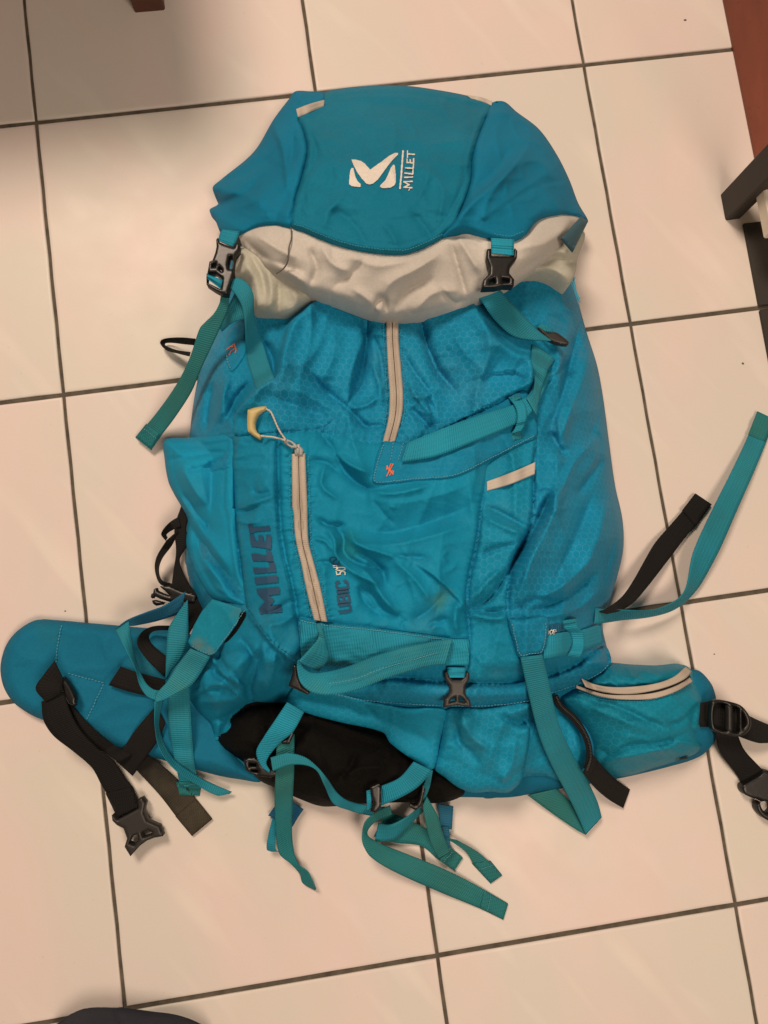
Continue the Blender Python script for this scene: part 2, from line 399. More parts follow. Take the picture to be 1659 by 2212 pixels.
def strip(name, L, R, z, mat, parent, n=70, m=7, th=.0013, off=.0016, zr=None, follow=True, crown=.0, register=True, sm=3.0, wav=.0008, hemend=None):
    """a flat webbing: L and R are its two traced edges, z the heights along it"""
    a = smooth_open(L, n); b = smooth_open(R, n); t = np.linspace(0, 1, n)
    zl = np.interp(t, np.linspace(0, 1, len(z)), z) if hasattr(z, '__len__') else np.full(n, z)
    zR = zl if zr is None else (np.interp(t, np.linspace(0, 1, len(zr)), zr) if hasattr(zr, '__len__') else np.full(n, zr))
    zl = gsm(zl, sm); zR = gsm(zR, sm)
    if follow:
        for q in (0.1, .5, .9):
            p = a + (b - a) * q
            g = top(p[:, 0], p[:, 1]) + off
            g = np.array([g[max(0, i - 2):i + 3].max() for i in range(n)]); g = gsm(g, 1.5)
            zl = np.maximum(zl, g - (off if q > .6 else 0) * .2); zR = np.maximum(zR, g)
        zl = gsm(zl, 1.2); zR = gsm(zR, 1.2)
    ph = rng.random() * 6
    zl = zl + wav * np.sin(t * 9 + ph); zR = zR + wav * np.sin(t * 8 + ph + 1)
    verts = []; uvs = []
    s = np.r_[0, np.cumsum(np.linalg.norm(np.diff(P((a[:, 0]+b[:, 0])/2, (a[:, 1]+b[:, 1])/2, (zl+zR)/2), axis=0), axis=1))]
    for lay in (0, 1):
        for j in range(m):
            q = j / (m - 1); p = a + (b - a) * q; zz = zl + (zR - zl) * q + crown * (1 - (2 * q - 1) ** 2) - (.0003 if j in (0, m - 1) and lay == 0 else 0)
            w = P(p[:, 0], p[:, 1], zz)
            if lay: w[:, 2] = np.maximum(w[:, 2] - th, .0002)
            verts += [tuple(x) for x in w]
            wd = np.linalg.norm(P(a[:, 0], a[:, 1], zl) - P(b[:, 0], b[:, 1], zR), axis=1).mean()
            uvs += [(s[i], q * wd) for i in range(n)]
    I = lambda lay, j, i: lay * m * n + j * n + i
    faces = []
    for j in range(m - 1):
        for i in range(n - 1):
            faces.append((I(0, j, i), I(0, j, i + 1), I(0, j + 1, i + 1), I(0, j + 1, i)))
            faces.append((I(1, j, i), I(1, j + 1, i), I(1, j + 1, i + 1), I(1, j, i + 1)))
    for i in range(n - 1):
        faces.append((I(0, 0, i), I(1, 0, i), I(1, 0, i + 1), I(0, 0, i + 1)))
        faces.append((I(0, m - 1, i), I(0, m - 1, i + 1), I(1, m - 1, i + 1), I(1, m - 1, i)))
    for j in range(m - 1):
        faces.append((I(0, j, 0), I(0, j + 1, 0), I(1, j + 1, 0), I(1, j, 0)))
        faces.append((I(0, j, n - 1), I(1, j, n - 1), I(1, j + 1, n - 1), I(0, j + 1, n - 1)))
    o = add_obj(name, verts, faces, mat, parent, uvs=uvs)
    o.data.update()
    if register:
        c = (a + b) / 2; zc = np.maximum(zl, zR)
        def zf(u, v, c=c, zc=zc):
            d = (u[:, None] - c[None, :, 0]) ** 2 + (v[:, None] - c[None, :, 1]) ** 2
            return zc[d.argmin(1)]
        reg(np.vstack([a, b[::-1]]), zf)
    return o
def rect_hem(name, quad, mat, parent, off=.0014):
    o = panel(name, quad, lambda u, v: top(u, v) + off, mat, parent, step=4, drop=.0006, dropw=2, skirt=.0014, sharp=True)
    if name == 'strap_hem':
        q = np.array(quad[:4], float)
        if parent is pack:
            a, b = q[0] + (q[3] - q[0]) * .3, q[1] + (q[2] - q[1]) * .3
            stitch('stitching', [tuple(a + (b - a) * .08), tuple(a + (b - a) * .92)], M_thread2 if mat is not W_velcro else M_dthread, o, pitch=4.5, length=3.4, w=1.2, off=.0008)
    return o
def decal(name, polys, strokes, mat, parent, px=1.0, off=.0018, th=.0006):
    """flat print or embroidery: fine cells on the cloth inside the traced shapes"""
    allp = [np.array(p, float) for p in polys] + [np.array(s_, float) for s_, w in strokes]
    lo = np.min([p.min(0) for p in allp], 0) - 4; hi = np.max([p.max(0) for p in allp], 0) + 4
    nx = int((hi[0] - lo[0]) / px) + 2; ny = int((hi[1] - lo[1]) / px) + 2
    gx, gy = np.meshgrid(lo[0] + np.arange(nx) * px, lo[1] + np.arange(ny) * px)
    cx = (gx[:-1, :-1] + px / 2).ravel(); cy = (gy[:-1, :-1] + px / 2).ravel(); m = np.zeros(len(cx), bool)
    for p in polys: m |= inside(p, cx, cy)
    for s_, w in strokes: m |= poly_dist(s_, cx, cy, closed=False) < w / 2
    idx = np.where(m)[0]; r = idx // (nx - 1); c = idx % (nx - 1)
    q = np.stack([r * nx + c, (r + 1) * nx + c, (r + 1) * nx + c + 1, r * nx + c + 1], 1)
    used, inv = np.unique(q, return_inverse=True); q = inv.reshape(q.shape)
    u = gx.ravel()[used]; v = gy.ravel()[used]
    W = P(u, v, top(u, v) + off)
    return add_obj(name, W, [tuple(int(i) for i in f) for f in q], mat, parent)
def stitch(name, line, mat, parent, pitch=7.0, length=4.4, w=1.5, off=.0006):
    L = np.linalg.norm(np.diff(np.array(line, float), axis=0), axis=1).sum(); n = max(2, int(L / pitch))
    p = smooth_open(line, n * 4 + 1); verts = []; faces = []
    for i in range(n):
        a = p[i * 4]; d = p[min(i * 4 + 2, len(p) - 1)] - a; d = d / (np.linalg.norm(d) + 1e-9); nn = np.array([-d[1], d[0]])
        a = a + nn * rng.normal() * .35
        q = [a + nn * w / 2, a - nn * w / 2, a - nn * w / 2 + d * length, a + nn * w / 2 + d * length]
        z = top([x[0] for x in q], [x[1] for x in q]); z = z.max() + off; k = len(verts)
        verts += [tuple(P(x[0], x[1], z)) for x in q]
        mid = [a, a + d * length]; verts += [tuple(P(x[0], x[1], z + .0005)) for x in mid]
        faces += [(k, k + 4, k + 5, k + 3), (k + 1, k + 2, k + 5, k + 4), (k, k + 1, k + 4), (k + 3, k + 5, k + 2)]
    o = add_obj(name, verts, faces, mat, parent); o['kind'] = 'stuff'; return o
def cord(name, pts, r, mat, parent, n=60, twist=0):
    """round cord through (u, v, z) points"""
    p = smooth_open(pts, n); W = P(p[:, 0], p[:, 1], p[:, 2]); verts = []; faces = []; K = 8
    tg = np.gradient(W, axis=0); tg /= np.linalg.norm(tg, axis=1)[:, None]
    for i in range(n):
        s = np.cross(tg[i], [0, 0, 1.]); s /= np.linalg.norm(s) + 1e-9; t2 = np.cross(s, tg[i])
        for k in range(K):
            a = 2 * math.pi * k / K; rr = r * (1 + twist * math.cos(2 * a + i * 1.3)); verts.append(tuple(W[i] + (s * math.cos(a) + t2 * math.sin(a)) * rr))
    for i in range(n - 1):
        for k in range(K): faces.append((i * K + k, i * K + (k + 1) % K, (i + 1) * K + (k + 1) % K, (i + 1) * K + k))
    faces += [tuple(range(K))[::-1], tuple((n - 1) * K + k for k in range(K))]
    return add_obj(name, verts, faces, mat, parent)
def flat(z, gu=0, gv=0, c=(0, 0)):
    return lambda u, v: z + gu * (u - c[0]) + gv * (v - c[1])
def plate(name, outline, holes, z, th, mat, parent, step=3.0, sharp=True, tilt=(0, 0)):
    c = np.mean(outline, 0)
    return panel(name, outline, flat(z, tilt[0], tilt[1], c), mat, parent, step=step, drop=.0011, dropw=2.2, skirt=th, sharp=sharp, holes=holes)
def zipper(name, L, R, parent, gapw=1.0, z=0.0, off=.0022, n=90):
    """two facing tapes over a dark slot, small teeth along the slot"""
    a = smooth_open(L, n); b = smooth_open(R, n); mid = (a + b) / 2; d = (b - a) / np.linalg.norm(b - a, axis=1)[:, None]
    zz = np.max([top((a + (b - a) * q)[:, 0], (a + (b - a) * q)[:, 1]) for q in (.08, .3, .5, .7, .92)], 0)
    zz = gsm(np.array([zz[max(0, i - 1):i + 2].max() for i in range(n)]), 1.2)
    kw = dict(n=n, m=5, wav=0, register=False, follow=False, sm=0)
    base = strip(name, (a + (b - a) * .08), (a + (b - a) * .92), zz + .0002, M_gap, parent, **kw)
    strip('tape', a, mid - d * gapw / 2, zz + off, M_tape, base, crown=.0004, **kw)
    strip('tape', mid + d * gapw / 2, b, zz + off, M_tape, base, crown=.0004, **kw)
    # teeth
    verts = []; faces = []; cen = smooth_open(mid[::3], n * 2); dd = np.gradient(cen, axis=0); dd /= np.linalg.norm(dd, axis=1)[:, None]; nn = np.stack([-dd[:, 1], dd[:, 0]], 1)
    zt = np.interp(np.linspace(0, 1, n * 2), np.linspace(0, 1, n), zz) + off + .0004
    for i in range(len(cen)):
        for sgn in (-1, 1):
            c = cen[i] + nn[i] * sgn * (gapw / 2 + 3.2); q = [c + nn[i] * 2.6 + dd[i] * .7, c - nn[i] * 2.6 + dd[i] * .7, c - nn[i] * 2.6 - dd[i] * .7, c + nn[i] * 2.6 - dd[i] * .7]
            k = len(verts); verts += [tuple(P(x[0], x[1], zt[i])) for x in q]; verts += [tuple(P(c[0], c[1], zt[i] + .0005))]
            faces += [(k + j, k + (j + 1) % 4, k + 4) for j in range(4)]
    t = add_obj('teeth', verts, faces, M_tape, base, uvs=[(0, 0)] * len(verts)); t['kind'] = 'stuff'
    reg(np.vstack([a, b[::-1]]), lambda u, v: top_body(u, v) + .002)
    return base

# ================================================================== SETTING: tiled floor
TS = 0.3; GX, GY = .0034, .0046
def tile_material():
    m, nt, b = new_mat('marbled_tile')
    tc = nt.nodes.new('ShaderNodeTexCoord'); oi = nt.nodes.new('ShaderNodeObjectInfo')
    off = nd(nt, 'ShaderNodeVectorMath', operation='MULTIPLY_ADD', ins={1: (0, 0, 0)})
    cb = nt.nodes.new('ShaderNodeCombineXYZ')
    nt.links.new(mathn(nt, 'MULTIPLY', oi.outputs['Random'], 3.1), cb.inputs[0]); nt.links.new(mathn(nt, 'MULTIPLY', oi.outputs['Random'], 5.7), cb.inputs[1])
    nt.links.new(tc.outputs['Object'], off.inputs[0]); off.inputs[1].default_value = (1, 1, 1); nt.links.new(cb.outputs[0], off.inputs[2])
    mp = nd(nt, 'ShaderNodeMapping', ins={'Rotation': (0, 0, math.radians(-32)), 'Scale': (1.0, .38, 1)}); nt.links.new(off.outputs[0], mp.inputs[0])
    rot = nd(nt, 'ShaderNodeMapping', ins={'Rotation': (0, 0, math.radians(-34))}); nt.links.new(off.outputs[0], rot.inputs[0])
    st = nd(nt, 'ShaderNodeMapping', ins={'Scale': (1.0, .16, 1)}); nt.links.new(rot.outputs[0], st.inputs[0])
    n1 = noise_out(nt, mp.outputs[0], 9, 2, .45, .4); n2 = noise_out(nt, off.outputs[0], 5, 2, .5)
    n3 = noise_out(nt, st.outputs[0], 26, 2, .5, .1); n4 = noise_out(nt, st.outputs[0], 15, 2, .5, .1)
    base = mixc(nt, ramp(nt, n1, .35, .65), (.705, .648, .592), (.775, .64, .598))
    base = mixc(nt, mathn(nt, 'MULTIPLY', ramp(nt, n2, .40, .68), .75), base, (.68, .66, .58))
    base = mixc(nt, mathn(nt, 'MULTIPLY', ramp(nt, n3, .58, .72), .38), base, (.86, .79, .71))
    base = mixc(nt, mathn(nt, 'MULTIPLY', ramp(nt, n4, .56, .74), .42), base, (.74, .61, .565))
    base = mixc(nt, mathn(nt, 'MULTIPLY', ramp(nt, noise_out(nt, off.outputs[0], 500, 2, .8), .4, .7), .06), base, (.5, .44, .38))
    base = mixc(nt, mathn(nt, 'MULTIPLY', ramp(nt, noise_out(nt, off.outputs[0], 210, 2), .70, .80), .25), base, (.42, .36, .28))
    nt.links.new(base, b.inputs['Base Color'])
    b.inputs['Roughness'].default_value = .30; b.inputs['Specular IOR Level'].default_value = .26
    rn = ramp(nt, noise_out(nt, off.outputs[0], 24, 4), .2, .8)
    nt.links.new(mathn(nt, 'MULTIPLY_ADD', rn, .16, .33), b.inputs['Roughness'])
    nt.links.new(bump(nt, noise_out(nt, off.outputs[0], 30, 2), .05, .002), b.inputs['Normal'])
    return m
M_tile = tile_material()
M_grout = plain_mat('grout', (.095, .078, .056), rough=.9, var=.4, nscale=60, bumpy=.4, bscale=700)
def box_verts(x0, x1, y0, y1, z0, z1):
    v = [(x0, y0, z0), (x1, y0, z0), (x1, y1, z0), (x0, y1, z0), (x0, y0, z1), (x1, y0, z1), (x1, y1, z1), (x0, y1, z1)]
    f = [(3, 2, 1, 0), (4, 5, 6, 7), (0, 1, 5, 4), (1, 2, 6, 5), (2, 3, 7, 6), (3, 0, 4, 7)]
    return v, f
v, f = box_verts(-1.2, 1.9, -2.1, 1.2, -.05, -.0016)
floor = add_obj('floor', v, f, M_grout, smooth=False); floor['kind'] = 'structure'
# one tile: flat top with a small rounded lip, centred on its own origin
def tile_mesh():
    hx = (TS - GX) / 2; hy = (TS - GY) / 2; vs = []; fs = []
    rings = [(0.0, -.012), (0.0, -.0010), (.0004, -.0004), (.0012, -.00008), (.003, 0.0)]
    def ringpts(ins, z, n=12):
        out = []; c = [(-hx, -hy), (hx, -hy), (hx, hy), (-hx, hy)]
        for i in range(4):
            a = np.array(c[i]); b2 = np.array(c[(i + 1) % 4])
            for k in range(n):
                p = a + (b2 - a) * k / n; wob = .00016 * math.sin(k * 2.1 + i * 1.7) + .00012 * math.sin(k * 4.3 + i)
                s = 1 - (ins - wob) / hx; out.append((p[0] * s, p[1] * (1 - (ins - wob) / hy), z))
        return out
    for ins, z in rings: vs += ringpts(ins, z)
    n = 48
    for r in range(len(rings) - 1):
        for i in range(n): fs.append((r * n + i, r * n + (i + 1) % n, (r + 1) * n + (i + 1) % n, (r + 1) * n + i))
    fs.append(tuple((len(rings) - 1) * n + i for i in range(n)))
    me = bpy.data.meshes.new('tile'); me.from_pydata(vs, [], fs); me.materials.append(M_tile)
    me.polygons.foreach_set('use_smooth', [True] * (len(fs) - 1) + [False]); me.update(); return me
tm = tile_mesh()
for a in range(-2, 5):
    for b_ in range(-3, 6):
        o = bpy.data.objects.new('tile', tm); col.objects.link(o); o.parent = floor
        o.location = ((a + .5) * TS, -(b_ + .5) * TS, random.uniform(-.0003, .0003))
        o.rotation_euler = (random.uniform(-.0006, .0006), random.uniform(-.0006, .0006), 0)

# ------------------------------------------------------------------ furniture at the edges of the picture
def thing(name, label, cat, loc, group=None):
    o = bpy.data.objects.new(name, None); col.objects.link(o); o.location = loc; o.empty_display_size = .05
    tag(o, label, cat, group); return o
def bevel_box(name, corners, z0, z1, mat, parent, bev=.0015):
    """prism over four floor corners, edges eased"""
    c = np.array(corners, float); ce = c.mean(0); vs = []; fs = []
    if ((c[1]-c[0])[0]*(c[2]-c[1])[1]-(c[1]-c[0])[1]*(c[2]-c[1])[0]) < 0: c = c[::-1]
    lev = [(1, z0), (1, z1 - bev), (0, z1)]
    n = len(c)
    pts = []
    for i in range(n):
        p = c[i]; d1 = (c[i - 1] - p); d1 /= np.linalg.norm(d1); d2 = (c[(i + 1) % n] - p); d2 /= np.linalg.norm(d2)
        pts += [p + d1 * bev, p + d2 * bev]
    pts = np.array(pts)
    for full, z in lev:
        for p in pts:
            q = p if full else p + (ce - p) / np.linalg.norm(ce - p) * bev; vs.append((q[0], q[1], z))
    m = len(pts)
    for r in range(2):
        for i in range(m): fs.append((r * m + i, r * m + (i + 1) % m, (r + 1) * m + (i + 1) % m, (r + 1) * m + i))
    fs.append(tuple(2 * m + i for i in range(m)))
    return add_obj(name, vs, fs, mat, parent, smooth=False)
def wood_mat(name, c1, c2, rough=.45, scale=14):
    m, nt, b = new_mat(name); tc = nt.nodes.new('ShaderNodeTexCoord')
    mp = nd(nt, 'ShaderNodeMapping', ins={'Rotation': (0, 0, math.radians(-35)), 'Scale': (1, .25, 1)}); nt.links.new(tc.outputs['Object'], mp.inputs[0])
    n1 = noise_out(nt, mp.outputs[0], scale, 5, .6, .7); n2 = noise_out(nt, tc.outputs['Object'], 170, 3)
    base = mixc(nt, ramp(nt, n1, .3, .7), c1, c2); base = mixc(nt, mathn(nt, 'MULTIPLY', ramp(nt, n2, .62, .75), .3), base, tuple(x * .5 for x in c1))
    nt.links.new(base, b.inputs['Base Color']); b.inputs['Roughness'].default_value = rough
    nt.links.new(bump(nt, n1, .15, .001), b.inputs['Normal']); return m
M_red = wood_mat('red_wood', (.145, .042, .026), (.225, .065, .036))
M_brown = wood_mat('dark_brown_wood', (.075, .024, .012), (.115, .036, .018))
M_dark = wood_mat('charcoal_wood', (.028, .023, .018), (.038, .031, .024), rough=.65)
def W2(u, v, z=0.0): return P(u, v, z)[:2]
# brown leg, top left
t = thing('low_table', 'dark brown wooden table leg standing on tiles at top left', 'table', tuple(P(322, 20, 0)))
a, b_ = W2(291, 28), W2(357, 22); d = np.array([-(b_ - a)[1], (b_ - a)[0]])
bevel_box('leg', [a, b_, b_ + d, a + d], 0, .29, M_brown, t)
c_ = (a + b_) / 2
bevel_box('unseen_tabletop', [c_ + np.array(q) for q in ((.02, -.004), (.02, .5), (-.8, .5), (-.8, -.004))], .29, .315, M_brown, t)  # unseen top over the leg, height and edges set to shade the floor
# red-brown board on the right, top
e0, e1 = W2(1548, -60), W2(1640, 400)
dv = e1 - e0; nrm_ = np.array([-dv[1], dv[0]]); nrm_ = nrm_ / np.linalg.norm(nrm_); nrm_ = nrm_ if nrm_[0] > 0 else -nrm_
bd = bevel_box('wooden_board', [e0 - dv * .3, e1, e1 + nrm_ * .25, e0 - dv * .3 + nrm_ * .25], 0.0005, .004, M_red, None)
tag(bd, 'flat red-brown wooden board beside the tiles in the top right corner', 'board')
# charcoal stool: vertical leg, a pale panel; two dark strips beside it on the floor
t = thing('stool', 'charcoal stool leg and thin dark floor strips at the right edge', 'stool', tuple(P(1580, 450, 0)))
q = [W2(1566, 476), W2(1599, 471), W2(1590, 398), W2(1556, 418)]
q = [W2(1567, 477), W2(1600, 472), W2(1589, 414), W2(1556, 419)]
bevel_box('leg', q, 0.0003, .42, M_dark, t)
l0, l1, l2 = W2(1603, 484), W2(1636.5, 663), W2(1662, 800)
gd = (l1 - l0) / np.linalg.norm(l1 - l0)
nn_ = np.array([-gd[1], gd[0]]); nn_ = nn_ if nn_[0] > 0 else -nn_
bevel_box('dark_strip', [l0, l1, l1 + nn_ * .12, l0 + nn_ * .12], .0003, .003, M_dark, t)  # thin dark strips over the tiles, parted where the grout line runs
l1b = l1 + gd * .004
bevel_box('dark_strip', [l1b, l1b + gd * .2, l1b + gd * .2 + nn_ * .12, l1b + nn_ * .12], .0003, .003, M_dark, t)
M_pale = plain_mat('pale_panel', (.80, .72, .58), rough=.5)
s0, s1 = W2(1648, 395, .06), W2(1668, 500, .06)
sd = s1 - s0; sn = np.array([-sd[1], sd[0]]); sn = sn / np.linalg.norm(sn); sn = sn if sn[0] > 0 else -sn
bevel_box('panel', [s0, s1, s1 + sn * .1, s0 + sn * .1], .045, .06, M_pale, t)
# clothing edge at the bottom
g_out = [(110, 2225), (135, 2206), (155, 2191), (186, 2181), (258, 2181), (317, 2187), (380, 2195), (428, 2212), (470, 2240), (480, 2330), (300, 2380), (100, 2330)]
gar = panel('garment', g_out, lambda u, v: .003 + .06 * (1 - np.exp(-poly_dist(smooth_closed(g_out, 10), u, v) / 35)) + creases_eval([('g', [(268, 2230), (262, 2205), (250, 2184)], -5, 7), ('g', [(200, 2230), (215, 2200)], -3, 9)], u, v) + crumple(u, v, 77) * .8, M_navy, None, step=6, skirt=.003, drop=0)
tag(gar, 'dark slate cloth garment edge poking in at the bottom left', 'garment')
# crumbs on the tiles
def crumb(u, v, r, label, seed):
    g = np.random.default_rng(seed); vs = []; fs = []; c = P(u, v, r * .5); K = 7
    for i, (h, s) in enumerate(((0, .7), (.5, 1), (1, .45))):
        for k in range(K):
            a = 2 * math.pi * k / K; rr = r * s * (.7 + .6 * g.random()); vs.append((c[0] + 1.5 * rr * math.cos(a), c[1] + rr * math.sin(a), h * r + .0001))
    for i in range(2):
        for k in range(K): fs.append((i * K + k, i * K + (k + 1) % K, (i + 1) * K + (k + 1) % K, (i + 1) * K + k))
    fs.append(tuple(2 * K + k for k in range(K)))
    tag(add_obj('crumb', vs, fs, M_dthread), label, 'crumb', 'specks of dirt on the tiles')
crumb(1480, 43, .0011, 'tiny dark crumb on the tile near the red-brown board', 1)
crumb(1605, 785, .0010, 'tiny brown crumb on the tile at right below the dark strips', 2)
crumb(1543, 1413, .0006, 'tiny brown crumb on the tile right of the hip pocket', 3)
crumb(141, 1320, .0006, 'tiny brown crumb on the tile above the hip belt', 4)

# ================================================================== BACKPACK
pack = thing('backpack', 'large turquoise blue hiking backpack lying on its back on the tiles', 'backpack', tuple(BASE))

# ---- main body height field
BODY = [(560, 500), (500, 560), (484, 640), (474, 700), (452, 745), (432, 800), (418, 870), (410, 945), (408, 1060), (402, 1150), (398, 1210), (410, 1262), (425, 1300), (438, 1340),
        (428, 1390), (412, 1440), (399, 1488), (413, 1516), (432, 1545), (452, 1563), (468, 1597), (500, 1552), (560, 1525), (640, 1528), (700, 1545), (790, 1572), (860, 1615), (930, 1655), (985, 1688),
        (1012, 1706), (1060, 1711), (1103, 1712), (1122, 1690), (1160, 1686), (1217, 1686), (1256, 1668), (1268, 1650), (1268, 1611), (1250, 1578), (1222, 1535), (1212, 1512), (1262, 1490), (1305, 1462), (1318, 1443),
        (1311, 1400), (1302, 1350), (1318, 1295), (1335, 1240), (1347, 1180), (1344, 1118), (1329, 1050), (1315, 950), (1303, 860), (1290, 790), (1268, 720), (1252, 662), (1241, 606), (1225, 545), (1000, 480), (700, 470)]
BODYR = smooth_closed(BODY, 22)
BC = []                                          # creases of the body: (kind, line, millimetres, width)
def cr(kind, key, pts, amp, w): BC.append((kind, T(key, *pts), amp, w))
# upper front, left of the long zip
cr('s', 'B', [(590, 725), (700, 610), (822, 515), (860, 380), (900, 245), (1030, 120)], 11, 26)
cr('g', 'B', [(1290, 190), (1303, 330), (1280, 470), (1205, 670)], -9, 15)
cr('g', 'B', [(1130, 240), (1120, 420), (1040, 580)], 7, 46)
cr('s', 'B', [(1195, 690), (1270, 560), (1300, 400), (1288, 230)], -4, 12)
cr('g', 'B', [(1000, 520), (1070, 600), (1190, 690), (1330, 830)], -5, 9)
cr('g', 'B', [(1210, 700), (1290, 690), (1370, 640)], 3.5, 8)
cr('g', 'B', [(1240, 780), (1330, 800), (1400, 790)], -3, 8)
cr('g', 'B', [(780, 640), (950, 700), (1120, 760)], -3, 14)
cr('g', 'B', [(900, 590), (1000, 640), (1140, 720)], 3, 12)
cr('g', 'B', [(1330, 440), (1370, 560), (1390, 700)], 3, 9)
cr('g', 'B', [(1340, 300), (1380, 420), (1400, 560)], -3, 8)
cr('g', 'B', [(470, 560), (440, 700), (430, 830)], -6, 12)
cr('g', 'B', [(560, 520), (520, 660), (500, 780)], 5, 14)
cr('g', 'B', [(660, 560), (590, 650), (540, 760)], -5, 8)
cr('g', 'B', [(740, 330), (790, 430), (800, 560)], -8, 13)
# right of the long zip
cr('g', 'C', [(350, 200), (395, 370), (450, 500), (545, 610)], -8, 13)
cr('g', 'C', [(520, 260), (600, 400), (720, 520)], 6, 55)
cr('s', 'C', [(640, 130), (745, 310), (870, 405), (952, 432), (952, 560), (880, 600)], 9, 22)
cr('s', 'C', [(880, 605), (640, 725), (440, 825)], 4, 12)
cr('g', 'C', [(290, 560), (340, 650), (440, 760)], 4, 10)
cr('g', 'C', [(300, 700), (340, 740), (430, 830)], -4, 8)
cr('g', 'C', [(270, 420), (330, 520), (430, 640)], -3.5, 9)
cr('g', 'C', [(310, 640), (370, 640), (450, 600)], 3, 7)
cr('g', 'C', [(390, 640), (420, 720), (420, 820)], -4, 7)
# right flank
cr('g', 'L', [(690, 620), (610, 1000), (480, 1500), (340, 1900)], -8, 16)
cr('g', 'L', [(340, 1900), (420, 2050), (520, 2210)], -7, 14)
cr('g', 'L', [(830, 900), (720, 1300), (560, 1700), (470, 2000)], 6, 30)
cr('g', 'L', [(940, 1300), (900, 1700), (760, 2100)], -3, 16)
cr('g', 'L', [(540, 700), (480, 1050), (340, 1400)], 4, 18)
cr('g', 'L', [(560, 1120), (420, 1250), (300, 1350)], -3, 5)
cr('g', 'C', [(1320, 860), (1200, 980), (1130, 1120), (1060, 1240)], 5, 14)
cr('g', 'C', [(1360, 960), (1290, 1060), (1200, 1180)], -5, 13)
cr('g', 'E', [(1150, 20), (1050, 230), (960, 420), (870, 660)], 7, 26)
cr('g', 'E', [(1060, 60), (960, 270), (860, 440)], -8, 11)
cr('g', 'E', [(1290, 60), (1200, 300), (1090, 520)], -5, 20)
cr('g', 'E', [(1370, 100), (1320, 300), (1240, 480)], 5, 24)
cr('g', 'E', [(960, 700), (1140, 630), (1320, 490)], -6, 9)
cr('g', 'E', [(980, 640), (1130, 560), (1300, 400)], 5, 15)
cr('g', 'E', [(1000, 735), (1200, 690), (1340, 570)], 4, 11)
cr('g', 'E', [(870, 700), (960, 640), (1080, 640)], -4, 8)
cr('g', 'E', [(1430, 250), (1380, 420), (1340, 600)], -3, 14)
# front pocket
cr('g', 'B', [(1040, 820), (1120, 920), (1190, 1050), (1300, 1135), (1420, 1140)], -6, 12)
cr('g', 'B', [(1090, 900), (1200, 1000), (1330, 1060)], 6, 16)
cr('g', 'B', [(1300, 1150), (1450, 1165), (1659, 1120)], 5, 14)
cr('g', 'B', [(1000, 980), (1090, 1000), (1160, 1060)], -3, 9)
cr('g', 'B', [(1080, 1000), (1060, 1120), (1150, 1200)], 3, 9)
cr('g', 'E', [(20, 260), (200, 270), (420, 210), (640, 120)], -6, 40)
cr('g', 'E', [(60, 90), (250, 110), (480, 60), (640, 0)], 3.5, 34)
cr('g', 'E', [(0, 330), (200, 340), (420, 290), (620, 230)], 5, 26)
cr('s', 'E', [(610, 690), (520, 590), (420, 500), (330, 440)], 4, 12)
cr('g', 'E', [(200, 400), (300, 405), (400, 410)], -3, 8)
cr('g', 'E', [(0, 380), (80, 420), (150, 490), (160, 560)], -4.5, 9)
cr('g', 'E', [(0, 455), (70, 500), (130, 600), (230, 720)], 5, 13)
cr('g', 'E', [(0, 570), (80, 610), (150, 700), (260, 740)], -4, 11)
cr('g', 'E', [(480, 600), (420, 680), (300, 760)], -4, 16)
cr('g', 'E', [(560, 640), (540, 720), (560, 830)], 4, 14)
cr('g', 'E', [(390, 800), (420, 760), (520, 740)], -3, 8)
cr('g', 'D', [(1130, 230), (1180, 300), (1180, 380), (1260, 440), (1420, 480)], -5, 9)
cr('g', 'D', [(1090, 250), (1130, 320), (1140, 400), (1220, 480), (1380, 560)], 5, 10)
cr('g', 'D', [(1210, 240), (1250, 330), (1380, 380), (1520, 420)], 4, 12)
cr('g', 'D', [(1040, 190), (1090, 230), (1190, 230)], -4, 7)
cr('g', 'D', [(1010, 300), (1080, 320), (1120, 370)], 3, 6)
cr('g', 'D', [(1040, 430), (1110, 440), (1180, 500)], -3, 7)
cr('g', 'D', [(1260, 560), (1290, 640), (1380, 730)], -4, 14)
cr('g', 'D', [(1450, 420), (1560, 520), (1650, 640)], 4, 16)
cr('g', 'D', [(590, 150), (640, 160), (720, 130)], -4, 6)
cr('g', 'D', [(620, 120), (690, 110), (800, 70)], 3.5, 8)
cr('g', 'D', [(600, 200), (650, 220), (720, 210)], 3, 6)
cr('g', 'D', [(690, 20), (700, 60), (790, 60)], -3, 8)
cr('g', 'D', [(720, 720), (800, 700), (900, 640)], -3, 10)
cr('g', 'D', [(740, 780), (850, 760), (930, 700)], 3, 10)
# seams sunk in the front
cr('e', 'D', [(825, 0), (830, 100), (838, 260), (862, 400), (900, 560), (925, 700), (940, 820)], -5.5, 4.2)
cr('e', 'B', [(826, 835), (822, 980), (828, 1244)], -5.5, 4.2)
cr('e', 'B', [(575, 860), (570, 960), (572, 1244)], -4, 3.5)
cr('e', 'D', [(572, 0), (580, 140), (590, 260), (612, 420), (640, 650)], -4, 3.5)
cr('g', 'D', [(905, 350), (880, 500), (905, 600)], 2, 12)
